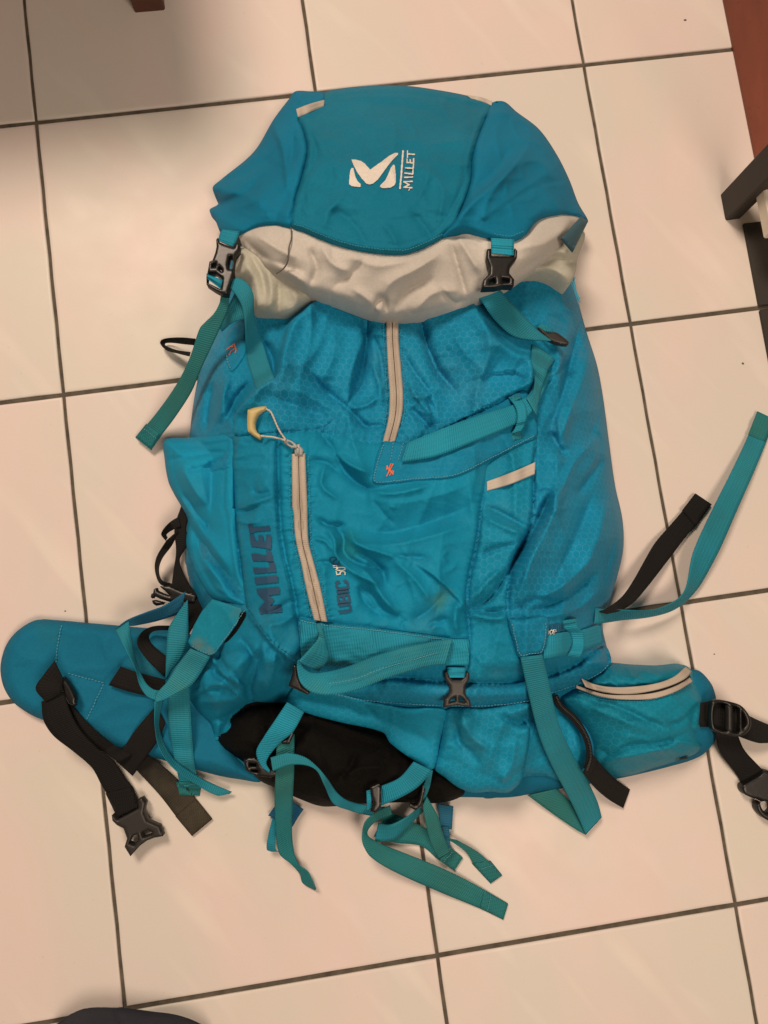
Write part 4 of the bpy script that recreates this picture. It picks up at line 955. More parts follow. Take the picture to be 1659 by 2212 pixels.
FLP = T('H', (600, 560), (640, 515), (740, 466), (900, 475), (1050, 480), (1170, 470), (1192, 490), (1150, 535), (1060, 572), (900, 602), (760, 606), (660, 590))
panel('pocket_flap', FLP, lambda u, v: z_hip(u, v) + .003 + .008 * (1 - np.exp(-poly_dist(smooth_closed(FLP, 10), u, v) / 14)) + 2.2 * crumple(u, v, 91), M_hip, hip, step=4, drop=.004, dropw=5, skirt=.012)
strip('slot', T('H', (560, 590), (700, 625), (850, 638), (1000, 622), (1120, 578), (1205, 530)), T('H', (560, 600), (700, 640), (850, 655), (1000, 640), (1130, 596), (1212, 545)), 0.0, M_gap, hip, n=50, off=.002, wav=0, register=False)
strip('zipper_tape', T('H', (575, 548), (645, 580), (740, 598), (880, 596), (1020, 575), (1118, 536), (1182, 480)), T('H', (600, 598), (700, 628), (850, 640), (1000, 618), (1110, 584), (1184, 546), (1216, 508)), 0.0, M_tape, hip, n=60, off=.006, wav=0)
strip('zipper_tape', T('H', (545, 588), (700, 638), (850, 645), (1000, 632), (1130, 590), (1205, 542)), T('H', (548, 606), (690, 655), (850, 672), (1000, 664), (1130, 622), (1222, 566)), 0.0, M_tape, hip, n=60, off=.004, wav=0)
stitch('stitching', T('H', (560, 620), (690, 668), (850, 684), (1000, 668), (1130, 627), (1215, 580)), M_thread, hip, pitch=6)
decal('dark_tear', [T('H', (1115, 1030), (1165, 1010), (1195, 1003), (1190, 1014), (1150, 1022))], [], M_gap, hip)
# black curved zip of the bottom compartment
zl = T('H', (408, 655), (432, 715), (510, 790), (568, 862), (600, 940), (605, 1010), (588, 1070))
zr_ = T('H', (436, 640), (470, 700), (545, 765), (600, 845), (632, 925), (640, 1010), (618, 1090))
bz = strip('black_zipper', zl, zr_, .05, W_black, pack, n=60, off=.004)
tv = []; tf = []
mid = smooth_open([((a_[0] + b2[0]) / 2 + 2, (a_[1] + b2[1]) / 2) for a_, b2 in zip(zl, zr_)], 58); dd = np.gradient(mid, axis=0); dd /= np.linalg.norm(dd, axis=1)[:, None]
tz = top(mid[:, 0], mid[:, 1]) + .0004
for i in range(len(mid)):
    nn = np.array([-dd[i][1], dd[i][0]]); q = [mid[i] + nn * 3 + dd[i] * .9, mid[i] - nn * 3 + dd[i] * .9, mid[i] - nn * 3 - dd[i] * .9, mid[i] + nn * 3 - dd[i] * .9]; k = len(tv)
    tv += [tuple(P(x[0], x[1], tz[i])) for x in q] + [tuple(P(x[0] * .6 + mid[i][0] * .4, x[1] * .6 + mid[i][1] * .4, tz[i] + .0014)) for x in q]
    tf += [(k + 4, k + 5, k + 6, k + 7)] + [(k + j, k + (j + 1) % 4, k + 4 + (j + 1) % 4, k + 4 + j) for j in range(4)]
add_obj('teeth', tv, tf, M_plastic2, bz, smooth=False)['kind'] = 'stuff'
strip('strap_end', T('H', (585, 1095), (650, 1180), (730, 1250), (818, 1303)), T('H', (640, 990), (700, 1060), (770, 1130), (858, 1193)), [.045, .03, .014, .003], W_black, pack, n=40)

# right belt webbing and ladder buckle
strip('belt_webbing', T('H', (1270, 690), (1340, 680), (1450, 700), (1550, 765), (1660, 815), (1740, 840)), T('H', (1265, 830), (1340, 835), (1450, 870), (1560, 912), (1620, 925), (1740, 915)), [.024, .03, .028, .02, .012], W_black, pack, n=50)
strip('belt_webbing', T('H', (1360, 850), (1366, 930), (1400, 1005), (1470, 1095), (1520, 1170), (1560, 1230)), T('H', (1478, 860), (1520, 960), (1600, 1050), (1665, 1115), (1700, 1150), (1740, 1190)), [.022, .012, .006, .004], W_black, pack, n=50)
lbk = plate('ladder_buckle', T('H', (1332, 690), (1360, 674), (1430, 682), (1500, 705), (1545, 755), (1562, 800), (1550, 850), (1500, 885), (1440, 880), (1340, 850), (1325, 800)),
      [T('H', (1355, 700), (1425, 705), (1425, 850), (1352, 828)), T('H', (1452, 712), (1490, 722), (1492, 860), (1452, 855)), T('H', (1508, 740), (1530, 780), (1530, 820), (1510, 840))], .040, .006, M_plastic, pack, step=3, sharp=False)
plate('bar', T('H', (1425, 705), (1452, 712), (1452, 855), (1425, 850)), [], .042, .005, M_plastic2, lbk, step=3)
plate('side_release_buckle', T('H', (1512, 1175), (1540, 1155), (1600, 1120), (1660, 1085), (1780, 1160), (1760, 1300), (1720, 1380), (1655, 1372), (1605, 1325), (1598, 1285), (1625, 1258), (1560, 1240), (1520, 1215)), [T('H', (1615, 1270), (1650, 1262), (1690, 1300), (1665, 1335), (1630, 1315))], .012, .010, M_plastic, pack, step=3, sharp=False)

# ---- left hip belt: black webbing
strip('belt_webbing', T('F', (655, 448), (745, 480), (900, 520)), T('F', (590, 550), (700, 585), (870, 625)), .03, W_black, pack, n=36)
strip('belt_webbing', T('F', (930, 225), (830, 230), (770, 262), (746, 320), (790, 400), (890, 500)), T('F', (930, 250), (840, 256), (812, 278), (815, 310), (850, 350), (930, 410)), [.05, .045, .04, .035, .032, .03], W_black, pack, n=60, zr=[.04, .032, .028, .028, .028, .03])
strip('belt_webbing', T('F', (850, 660), (740, 790), (680, 880), (632, 965)), T('F', (900, 760), (860, 850), (790, 950), (722, 1045)), [.03, .03, .025, .012], W_black, pack, n=40)
strip('dusty_strap', T('F', (740, 1010), (870, 1150), (970, 1280), (1045, 1372)), T('F', (810, 930), (920, 1020), (1040, 1140), (1155, 1280)), [.012, .008, .004, .003], W_velcro, pack, n=50)
rect_hem('strap_hem', T('F', (955, 1265), (1065, 1170), (1155, 1280), (1045, 1372)), W_velcro, pack)
strip('belt_webbing', T('F', (330, 640), (400, 740), (500, 870), (580, 925), (650, 970)), T('F', (390, 660), (480, 760), (570, 842), (660, 895), (720, 930)), [.03, .03, .022, .010, .006], W_black, pack, n=40)
plate('ladder_buckle', T('F', (320, 520), (345, 505), (385, 560), (412, 620), (408, 665), (375, 650), (345, 600)), [], .040, .006, M_plastic, pack)
bw = strip('belt_webbing', T('F', (225, 640), (236, 740), (290, 825), (400, 912), (500, 1000), (550, 1090), (590, 1160), (642, 1275)), T('F', (345, 585), (380, 690), (440, 800), (530, 895), (620, 965), (680, 1055), (722, 1110), (760, 1225)), [.042, .040, .034, .022, .012, .010, .010], W_black, pack, n=80)
strip('belt_webbing', T('F', (296, 418), (240, 490), (193, 568), (245, 640)), T('F', (345, 520), (340, 540), (336, 560), (332, 592)), [.045, .048, .048, .044], W_black, pack, n=36, zr=[.034, .044, .046, .044])
rect_hem('strap_hem', T('F', (574, 1140), (722, 1102), (760, 1218), (640, 1275)), W_black, bw, off=.0016)
plate('side_release_buckle', T('F', (608, 1258), (640, 1285), (755, 1222), (752, 1172), (772, 1164), (792, 1190), (780, 1245), (800, 1290), (850, 1312), (868, 1320), (887, 1372), (842, 1380), (800, 1396), (762, 1424), (710, 1482), (678, 1430), (692, 1385), (672, 1330), (636, 1312), (612, 1288)),
      [T('F', (700, 1412), (722, 1370), (748, 1362), (752, 1395), (728, 1425)), T('F', (768, 1355), (805, 1338), (830, 1352), (824, 1366), (778, 1382))], .017, .009, M_plastic2, pack, step=2.6)

# ---- flap patch and teal straps at the left
strip('compression_strap', T('F', (1010, 40), (900, 112), (800, 150), (690, 195), (625, 245)), T('F', (985, 160), (860, 200), (760, 222), (705, 228), (690, 215)), [.055, .05, .048, .048], W_dark, pack, n=50, zr=[.045, .035, .034, .048])
strip('compression_strap', T('F', (1020, 85), (955, 175), (918, 240), (906, 350), (900, 520)), T('F', (1022, 90), (1024, 180), (1022, 290), (995, 390), (925, 480)), [.060, .056, .056, .052, .046], W_teal, pack, n=50)
strip('compression_strap', T('F', (908, 560), (918, 750), (938, 900), (960, 1000), (980, 1100)), T('F', (1030, 560), (1040, 750), (1050, 900), (1062, 1000), (1092, 1110)), [.05, .04, .034, .022, .010], W_teal, pack, n=60)
rect_hem('strap_hem', T('F', (958, 1078), (1060, 1076), (1095, 1105), (1088, 1152), (978, 1150)), W_green, pack)
strip('compression_strap', T('F', (840, 640), (842, 780), (868, 900), (940, 1000), (1050, 1080), (1180, 1150), (1250, 1142)), T('F', (892, 615), (866, 760), (892, 860), (950, 955), (1080, 1048), (1180, 1098), (1262, 1132)), [.060, .052, .046, .034, .016, .008], W_teal, pack, n=70, zr=[.052, .042, .038, .026, .012, .010])
strip('compression_strap', T('F', (625, 255), (680, 350), (735, 460), (760, 550), (800, 612), (860, 638)), T('F', (700, 200), (716, 300), (742, 420), (788, 530), (832, 572), (885, 582)), [.048, .056, .058, .056, .054, .058], W_teal, pack, n=70, zr=[.050, .048, .048, .048, .052, .058])
FL = T('K', (765, 1270), (960, 1330), (1132, 1385), (1080, 1470), (960, 1640), (870, 1760), (790, 1865), (740, 1885), (640, 1850), (530, 1790), (500, 1740), (560, 1560), (650, 1400))
strip('compression_strap', T('F', (1035, 350), (960, 450), (910, 530), (850, 600), (845, 640)), T('F', (1145, 395), (1050, 540), (960, 598), (900, 628), (850, 642)), [.082, .074, .068, .062, .060], W_worn, pack, n=50)
panel('flap_lining', T('K', (1110, 1400), (1130, 1430), (1070, 1560), (980, 1680), (920, 1735), (880, 1745), (900, 1640), (1000, 1480)), lambda u, v: top(u, v).max() * 0 + _tb(u, v) + .004, M_black, pack, step=4, drop=.002, dropw=4, skirt=.01)
fl = panel('strap_flap', FL, lambda u, v: .088 + (u - 470) * .00010 - (v - 1350) * .00005 + crumple(u, v, 71) * 1.0, M_flap, pack, step=4, drop=.0008, dropw=2.5, skirt=.003, sharp=True)
stitch('stitching', T('K', (1112, 1392), (1060, 1470), (945, 1640), (855, 1755), (785, 1850), (735, 1868), (640, 1835), (540, 1780)), M_thread2, fl, pitch=6)

# ---- right strap and its flap
strip('compression_strap', T('H', (692, 1350), (650, 1395), (530, 1280), (430, 1190)), T('H', (598, 1457), (540, 1425), (400, 1330), (262, 1228)), [.006, .006, .006, .010], W_green, pack, n=40, follow=False)
strip('compression_strap', T('H', (220, 425), (270, 650), (330, 880), (400, 1050), (480, 1200), (545, 1330), (600, 1457)), T('H', (348, 410), (385, 560), (440, 800), (520, 980), (610, 1140), (670, 1270), (693, 1355)), [.118, .106, .088, .066, .042, .022, .010], W_teal, pack, n=100)
RF = T('E', (838, 752), (900, 748), (1046, 740), (1042, 860), (1030, 915), (1010, 938), (950, 945), (892, 952), (868, 880))
rf = panel('strap_flap', RF, lambda u, v: _tb(u, v) + .009, M_body, pack, step=4.4, drop=.003, dropw=4, skirt=.006)
stitch('stitching', T('E', (852, 770), (878, 880), (898, 938), (950, 932), (1005, 925), (1020, 905), (1032, 850), (1036, 760)), M_thread2, rf, pitch=6)

# ---- straps hanging from the bottom
strip('fastening_tab', T('G', (215, 845), (270, 775), (330, 755)), T('G', (350, 905), (375, 860), (408, 812)), [.006, .008, .01], W_dark, pack, n=20)
strip('compression_strap', T('G', (238, 860), (214, 960), (208, 1030), (232, 1042)), T('G', (270, 880), (255, 960), (258, 1035), (285, 1042)), [.006, .012, .016, .012], W_teal, pack, n=30)
strip('compression_strap', T('G', (262, 440), (256, 600), (250, 750), (255, 900), (275, 1050), (340, 1110), (388, 1165), (402, 1212), (470, 1254)), T('G', (358, 400), (357, 600), (350, 750), (345, 900), (352, 1020), (380, 1110), (432, 1150), (455, 1195), (478, 1244)), [.062, .058, .048, .032, .022, .016, .008, .004], W_green, pack, n=90, zr=[.062, .058, .048, .030, .016, .012, .016, .014])
strip('compression_strap', T('G', (318, 228), (250, 330), (190, 420), (150, 500), (180, 580), (222, 612)), T('G', (412, 282), (350, 390), (280, 450), (222, 520), (205, 560), (226, 600)), [.078, .074, .070, .064, .06, .056], W_bright, pack, n=60)
b3 = plate('webbing_buckle', T('G', (80, 545), (110, 530), (160, 535), (200, 590), (265, 605), (268, 625), (230, 640), (150, 630), (95, 600)), [T('G', (110, 560), (150, 562), (150, 580), (112, 578)), T('G', (120, 595), (160, 598), (160, 612), (125, 610))], .055, .012, M_plastic, pack)
plate('webbing_buckle', T('G', (330, 390), (352, 372), (358, 400), (330, 458), (290, 455), (286, 440), (312, 432)), [], .066, .006, M_plastic, pack)
strip('compression_strap', T('G', (240, 605), (330, 572), (420, 572), (480, 602), (520, 680), (570, 780), (640, 812), (750, 842), (820, 850)), T('G', (228, 530), (320, 506), (420, 530), (492, 590), (542, 650), (590, 720), (650, 765), (760, 790), (850, 800)), [.066, .070, .068, .060, .048, .032, .020, .018], W_teal, pack, n=90)
strip('compression_strap', T('G', (1112, 600), (1095, 690), (1060, 780)), T('G', (1085, 610), (1060, 690), (1040, 760)), [.05, .045, .03], W_teal, pack, n=30)
strip('fastening_tab', T('G', (1138, 780), (1150, 912)), T('G', (1224, 795), (1216, 922)), [.010, .008], W_dark, pack, n=20)
strip('compression_strap', T('G', (1162, 905), (1180, 990), (1200, 1040)), T('G', (1200, 910), (1206, 980), (1208, 1040)), [.01, .012, .012], W_dark, pack, n=24)
strip('compression_strap', T('G', (860, 820), (1000, 880), (1100, 930), (1200, 1012), (1276, 1075)), T('G', (790, 960), (900, 992), (1050, 1012), (1140, 1085), (1230, 1146)), [.012, .008, .004, .003, .003], W_green, pack, n=60)
rect_hem('strap_hem', T('G', (1140, 1085), (1205, 1018), (1276, 1075), (1230, 1146)), W_green, pack)
strip('compression_strap', T('G', (1180, 965), (1290, 1042), (1330, 1102), (1426, 1216)), T('G', (1245, 980), (1350, 1040), (1420, 1098), (1490, 1170)), [.012, .012, .006, .003], W_green, pack, n=40)
rect_hem('strap_hem', T('G', (1325, 1108), (1428, 1092), (1490, 1170), (1426, 1216)), W_green, pack)
strip('compression_strap', T('G', (1040, 798), (960, 858), (880, 895), (815, 885)), T('G', (1062, 822), (970, 912), (900, 975), (795, 988)), [.03, .028, .024, .018], W_teal, pack, n=40, zr=[.02, .016, .014, .014])
strip('compression_strap', T('G', (1056, 790), (1080, 920), (1110, 1020), (1142, 1080)), T('G', (1080, 742), (1140, 850), (1162, 930), (1206, 1042)), [.040, .036, .026, .014], W_green, pack, n=50)
strip('compression_strap', T('G', (880, 790), (800, 830), (742, 880), (725, 960), (735, 1012), (775, 1072), (900, 1150), (1150, 1262), (1370, 1352), (1496, 1413)), T('G', (890, 840), (832, 862), (785, 892), (756, 935), (765, 962), (830, 1000), (950, 1048), (1150, 1128), (1310, 1205), (1522, 1326)), [.036, .034, .030, .024, .016, .010, .006, .004, .003], W_green, pack, n=110, zr=[.032, .028, .022, .016, .014, .012, .008, .005, .003])
rect_hem('strap_hem', T('G', (1370, 1352), (1392, 1254), (1522, 1326), (1496, 1413)), W_green, pack)
strip('compression_strap', T('G', (1008, 552), (930, 640), (820, 690)), T('G', (1110, 602), (1030, 690), (940, 745), (825, 795)), [.064, .058, .048], W_bright, pack, n=40)
plate('webbing_buckle', T('G', (770, 690), (815, 670), (832, 690), (830, 800), (800, 832), (772, 822), (790, 780), (775, 740)), [], .058, .008, M_plastic, pack)
strip('webbing_loop', T('G', (750, 712), (754, 815)), T('G', (774, 706), (780, 800)), [.054, .052], W_bright, pack, n=20)
plate('webbing_buckle', T('G', (1050, 672), (1068, 668), (1072, 700), (1050, 790), (1020, 818), (985, 800), (990, 780), (1020, 790), (1038, 760)), [], .046, .006, M_plastic, pack)

# ---- top left straps, under the lid
pk = panel('strap_patch', T('J', (455, 1470), (560, 1380), (690, 1340), (700, 1600), (690, 1800), (600, 1960), (500, 2072), (460, 2070), (420, 1930), (388, 1780), (400, 1600)), lambda u, v: top_body(u, v) + .003, M_patch, pack, step=4, drop=.002, dropw=3, skirt=.006)
stitch('stitching', T('J', (395, 1760), (425, 1900), (470, 2040)), M_thread2, pk, pitch=6)
decal('orange_embroidery', [], [(T('J', (415, 1756), (460, 1722), (530, 1672)), 1.8), (T('J', (524, 1682), (550, 1752), (540, 1800)), 1.8), (T('J', (450, 1832), (478, 1775), (548, 1735)), 1.8), (T('J', (480, 1715), (505, 1712)), 1.6)], M_orange, pk, px=.8, off=.001)
strip('compression_strap', T('J', (300, 1430), (400, 1190), (500, 1000), (560, 860)), T('J', (345, 1492), (480, 1372), (600, 1322), (690, 1312)), [.075, .085, .092, .096], W_teal, pack, n=36, zr=[.07, .082, .09, .096])
strip('compression_strap', T('J', (462, 860), (560, 980), (640, 1150), (678, 1400), (690, 1700), (722, 1950), (795, 2185), (870, 2420)), T('J', (505, 722), (620, 728), (742, 822), (800, 950), (812, 1200), (850, 1400), (910, 1580), (972, 1755), (1045, 1995), (1130, 2220)), [.108, .110, .104, .092, .075, .05, .03], W_teal, pack, n=80, off=.002)
FOLDL = T('B', (590, 725), (700, 606), (822, 515), (860, 380), (905, 245), (1030, 110), (1150, 60), (1290, 60), (1303, 330), (1280, 470), (1205, 680), (1100, 790), (1030, 816), (822, 832), (690, 840), (588, 846), (582, 780))
_fl = T('B', (590, 725), (700, 606), (822, 515), (860, 380), (905, 245), (1030, 110))
panel('front_fold', FOLDL, lambda u, v: _tb(u, v) + .0012 + .015 * np.exp(-poly_dist(_fl, u, v, closed=False) / 42), M_body, pack, step=4.4, drop=.002, dropw=5, skirt=.012)
FOLDR = T('C', (365, 60), (600, 60), (645, 130), (745, 310), (870, 405), (952, 432), (955, 560), (880, 602), (640, 722), (440, 822), (400, 700), (440, 500), (390, 360), (350, 200))
_fr = T('C', (645, 130), (745, 310), (870, 405), (952, 432), (955, 560), (880, 602))
panel('front_fold', FOLDR, lambda u, v: _tb(u, v) + .0012 + .008 * np.exp(-poly_dist(_fr, u, v, closed=False) / 40), M_body, pack, step=4.4, drop=.002, dropw=5, skirt=.012)
_hp = np.array(T('Q', (310, 260), (303, 400), (303, 520), (330, 630), (500, 735), (600, 210), (430, 480))); hz = float(top(_hp[:, 0], _hp[:, 1]).max())
hd = panel('pull_handle', T('Q', (622, 215), (600, 205), (500, 212), (400, 232), (312, 262), (303, 400), (303, 520), (310, 600), (335, 632), (420, 690), (505, 740), (545, 690), (470, 635), (440, 575), (430, 480), (448, 410), (480, 345), (540, 300), (622, 262)), flat(hz + .004), M_yellow, pack, step=2.6, drop=.0024, dropw=3.5, skirt=.005, sharp=True)
def zc(q, e=.003, lift=True):
    p = smooth_open(q, 24); z = top(p[:, 0], p[:, 1])
    if lift: z = gsm(np.array([z[max(0, i - 3):i + 4].max() for i in range(24)]), 1.5)
    return [(p[i, 0], p[i, 1], z[i] + e) for i in range(24)]
cord('pull_cord', zc(T('Q', (610, 248), (680, 290), (730, 380), (780, 500), (840, 620), (930, 750))), .00085, M_cord, hd, twist=.25)
cord('pull_cord', zc(T('Q', (525, 690), (620, 700), (720, 708), (830, 735), (930, 762))), .00085, M_cord, hd, twist=.25)

strip('compression_strap', T('J', (332, 940), (310, 1080), (230, 1230), (100, 1360)) + T('B', (395, 268), (340, 430), (270, 570), (150, 740), (45, 860)), T('J', (450, 890), (432, 1150), (370, 1320)) + T('B', (470, 340), (400, 490), (350, 610), (260, 750), (185, 850), (130, 930)), [.104, .092, .080, .066, .045, .022, .006], W_green, pack, n=100)
rect_hem('strap_hem', T('B', (105, 785), (185, 850), (130, 930), (45, 860)), W_green, pack)

for q in ([(580, 150), (610, 190), (640, 300), (680, 400)], [(630, 120), (622, 180), (650, 290), (690, 380)], [(590, 190), (640, 330), (672, 440)], [(600, 160), (628, 230), (690, 420)]):
    cord('loose_thread', [(u, v, .072) for u, v in T('L', *q)], .0004, M_thread, pack, n=24)
# top right: strap, clip and webbing
strip('compression_strap', T('C', (962, 352), (955, 450)), T('C', (1088, 432), (1040, 497)), .0, W_teal, pack, n=20, off=.004)
strip('compression_strap', T('C', (952, 440), (975, 540), (965, 615), (930, 645)), T('C', (1045, 495), (1010, 600), (992, 690), (985, 740)), 0.0, W_teal, pack, n=40, off=.002)
strip('compression_strap', T('C', (990, 262), (1010, 240), (1070, 268)), T('C', (1010, 285), (1050, 288), (1075, 292)), .085, W_teal, pack, n=20, off=.003)
strip('compression_strap', T('C', (600, 20), (680, 110), (760, 222), (870, 312), (1052, 336)), T('C', (740, 0), (792, 62), (870, 150), (950, 232), (1004, 285), (1066, 332)), [.112, .108, .104, .098, .094], W_teal, pack, n=60, off=.006)
plate('webbing_buckle', T('L', (205, 700), (250, 725), (320, 770), (400, 758), (440, 775), (520, 835), (562, 880), (552, 905), (500, 905), (400, 880), (330, 850), (260, 770)), [], .094, .006, M_plastic2, pack, step=2.4)

# ================================================================== LID
LEX = T('A', (75, 550), (110, 525), (88, 460), (120, 430), (250, 320), (330, 190), (390, 110), (420, 78), (525, 84), (600, 66), (720, 57), (850, 57), (950, 70), (1100, 98), (1190, 128), (1240, 120), (1290, 160), (1380, 230), (1450, 330), (1500, 430), (1535, 525), (1575, 592), (1590, 760), (1500, 1300), (200, 1300), (60, 800))
LEXR = smooth_closed(LEX, 22)
lid_cr = []
def lc(kind, pts, amp, w): lid_cr.append((kind, T('A', *pts), amp, w))
lc('e', [(425, 180), (445, 230), (462, 310), (440, 420), (412, 510), (396, 600)], -6, 4)
lc('g', [(470, 240), (500, 330), (450, 430)], -5, 12)
lc('g', [(500, 350), (470, 440), (470, 560)], 4, 14)
lc('e', [(1190, 130), (1140, 250), (1115, 340), (1108, 440), (1060, 570), (1000, 650)], -6, 4)
lc('g', [(1120, 300), (1090, 430), (1030, 560)], -5, 12)
lc('g', [(1340, 300), (1240, 420), (1120, 520), (1010, 640)], 6, 20)
lc('g', [(1270, 300), (1200, 400), (1110, 480)], -6, 18)
lc('g', [(1500, 470), (1380, 470), (1230, 560)], -4, 22)
lc('g', [(1450, 380), (1300, 480), (1130, 600)], 4, 20)
lc('g', [(120, 440), (230, 400), (330, 330)], -4, 14)
lc('g', [(110, 528), (220, 470), (300, 380)], -6, 8)
lc('g', [(120, 560), (240, 520), (360, 420)], 4, 18)
lc('g', [(320, 200), (370, 330), (380, 470)], 4, 16)
lc('g', [(410, 240), (400, 340), (370, 400)], -5, 12)
lc('g', [(330, 600), (370, 520), (400, 470)], -3, 10)
for (a_, b2, c2, am) in (((560, 540), (640, 600), (700, 690), -3), ((760, 600), (800, 650), (820, 705), 3), ((880, 560), (930, 620), (960, 670), -3.5), ((620, 480), (560, 540), (520, 630), 3), ((960, 400), (1000, 480), (980, 600), 4), ((700, 130), (850, 140), (1000, 170), -2.5), ((560, 110), (700, 100), (900, 105), 2.5), ((540, 330), (560, 420), (540, 500), -3)):
    lc('g', [a_, b2, c2], am, 12)
lc('s', [(1010, 640), (1120, 520), (1240, 420), (1345, 290)], 7, 22)
lc('s', [(300, 380), (220, 470), (110, 528)], 5, 14)
lc('s', [(385, 470), (372, 330), (325, 200)], 5, 18)
lc('s', [(1230, 560), (1380, 470), (1500, 450)], 4, 18)
# lining folds
lc('g', [(210, 660), (280, 730), (370, 770), (440, 790)], -6, 10)
lc('g', [(250, 640), (340, 700), (420, 740)], 5, 14)
lc('g', [(300, 740), (390, 790), (470, 850)], 5, 10)
lc('g', [(470, 700), (500, 780), (470, 850)], -5, 12)
lc('g', [(520, 690), (560, 760), (640, 800)], 4, 12)
lc('g', [(560, 860), (640, 800), (700, 730)], -4, 16)
lc('g', [(760, 900), (790, 840), (900, 780), (990, 720)], 6, 18)
lc('g', [(720, 950), (760, 900), (780, 960)], -6, 10)
lc('g', [(800, 965), (850, 880), (960, 820)], -5, 12)
lc('g', [(880, 960), (960, 880), (1060, 870)], 5, 14)
lc('g', [(980, 860), (1050, 920), (1090, 900)], -5, 8)
lc('g', [(600, 720), (740, 770), (900, 740)], 4, 22)
lc('g', [(1030, 680), (1060, 780), (1095, 900)], -5, 9)
lc('g', [(1060, 660), (1110, 740), (1150, 800)], 5, 14)
lc('g', [(1020, 650), (1100, 660), (1170, 690)], -4, 10)
lc('g', [(1300, 700), (1400, 680), (1500, 610)], 5, 24)
lc('g', [(1290, 800), (1380, 740), (1480, 670)], -4, 14)
lc('g', [(640, 860), (700, 900), (760, 960)], 4, 10)
for xx in (470, 505, 560, 620, 720, 770, 900, 950): lc('g', [(xx, 655 + (xx - 430) * .16 if xx < 760 else 700 - (xx - 760) * .2), (xx + 6, 740)], -.9, 4)
def z_lid(u, v):
    zt = np.interp(v, [180, 300, 450, 560, 690], [.085, .118, .140, .142, .136])
    return dome(LEXR, u, v, zt, .030, 230) + 1.2 * creases_eval(lid_cr, u, v) + crumple(u, v, 17) * np.where(v > 470, .35, 1.5)
z_lid = raster_fn(LEX, z_lid)
LIN = T('A', (190, 640), (260, 606), (330, 596), (400, 606), (500, 645), (580, 675), (680, 700), (840, 712), (900, 695), (1000, 645), (1090, 625), (1140, 636), (1200, 652), (1275, 660), (1330, 635), (1370, 586), (1410, 566), (1480, 556), (1550, 572), (1540, 610), (1500, 660), (1440, 720), (1340, 790), (1250, 850), (1100, 915), (980, 950), (850, 973), (760, 970), (680, 945), (560, 900), (460, 870), (360, 822), (300, 775), (270, 735), (225, 700))
LINR = smooth_closed(LIN, 12)
COLL = T('A', (185, 700), (280, 700), (380, 780), (520, 870), (505, 905), (440, 945), (380, 977), (320, 970), (250, 947), (240, 880), (230, 840), (175, 812), (180, 750))
col_cr = [('g', T('A', (230, 720), (280, 800), (300, 900)), -7, 10), ('g', T('A', (200, 740), (250, 820), (270, 940)), 6, 12), ('g', T('A', (300, 770), (320, 860), (310, 960)), 5, 10), ('g', T('A', (350, 830), (350, 910), (330, 960)), -6, 9), ('g', T('A', (400, 850), (420, 920), (380, 960)), 4, 12)]
panel('storm_collar', COLL, lambda u, v: dome(smooth_closed(COLL, 12), u, v, .104, .085, 40) + creases_eval(col_cr, u, v), M_collar, pack, step=5, drop=.006, skirt=.05)
COLR = T('A', (1560, 640), (1530, 750), (1527, 785), (1500, 842), (1440, 812), (1400, 798), (1310, 790), (1300, 700), (1480, 620))
panel('storm_collar', COLR, lambda u, v: np.interp(u, [1100, 1250], [.100, .075]) + creases_eval([('g', T('A', (1530, 760), (1440, 740), (1360, 770)), -6, 8), ('g', T('A', (1520, 720), (1420, 715), (1350, 750)), 5, 9), ('g', T('A', (1500, 820), (1430, 780), (1360, 785)), 4, 8)], u, v), M_collar, pack, step=5, drop=.005, skirt=.05)
M_slate = cloth_mat('slate_backing', (.055, .12, .15), crinkle=.1)
panel('wing_backing', T('A', (1470, 658), (1545, 575), (1575, 594), (1516, 712)), lambda u, v: np.interp(u, [1200, 1275], [.118, .082]), M_slate, pack, step=5, skirt=.004, sharp=True)
lining = panel('lid_lining', LIN, lambda u, v: z_lid(u, v) - .004 - .017 * np.clip((v - np.interp(u, [515, 640, 860, 1000, 1130, 1250], [505, 490, 540, 500, 510, 470])) / 150, 0, 1) ** 1.6, M_grey, pack, step=4.4, drop=.009, dropw=10, skirt=.02)
cord('seam_thread', zc(T('A', (398, 618), (400, 660), (390, 700), (386, 750), (370, 780), (340, 802)), .0008), .0006, M_dthread, lining)
lid = panel('lid', T('A', (525, 88), (600, 68), (720, 58), (850, 58), (950, 70), (1100, 98), (1192, 128), (1172, 180), (1140, 260), (1117, 345), (1108, 445), (1060, 570), (998, 652), (940, 685), (900, 701), (840, 718), (760, 716), (680, 704), (580, 680), (500, 650), (450, 628), (398, 608), (412, 510), (440, 420), (462, 310), (445, 230), (428, 180), (526, 118)), z_lid, M_lid, pack, step=4.6, drop=.003, dropw=5, skirt=.010, hem=9)
wl = panel('lid_wing', T('A', (415, 80), (470, 80), (528, 86), (526, 114), (426, 180), (445, 230), (462, 310), (440, 420), (412, 510), (396, 606), (330, 598), (260, 608), (200, 635), (150, 635), (115, 625), (95, 580), (75, 550), (110, 525), (97, 492), (88, 460), (120, 430), (250, 320), (330, 190), (390, 110)), lambda u, v: z_lid(u, v) + .001, M_wing, lid, step=4.6, drop=.003, dropw=5, skirt=.010)
wr = panel('lid_wing', T('A', (1190, 128), (1240, 120), (1290, 160), (1380, 230), (1450, 330), (1500, 430), (1535, 522), (1574, 592), (1540, 572), (1480, 561), (1410, 570), (1370, 590), (1330, 640), (1275, 668), (1200, 658), (1140, 640), (1090, 629), (1020, 645), (998, 652), (1060, 572), (1108, 445), (1117, 345), (1140, 260), (1172, 180)), lambda u, v: z_lid(u, v) + .001, M_wing, lid, step=4.6, drop=.003, dropw=5, skirt=.010)
stitch('stitching', T('A', (410, 605), (450, 618), (500, 640), (580, 670), (680, 695), (840, 709), (900, 692), (1000, 645)), M_thread, lid, pitch=6)
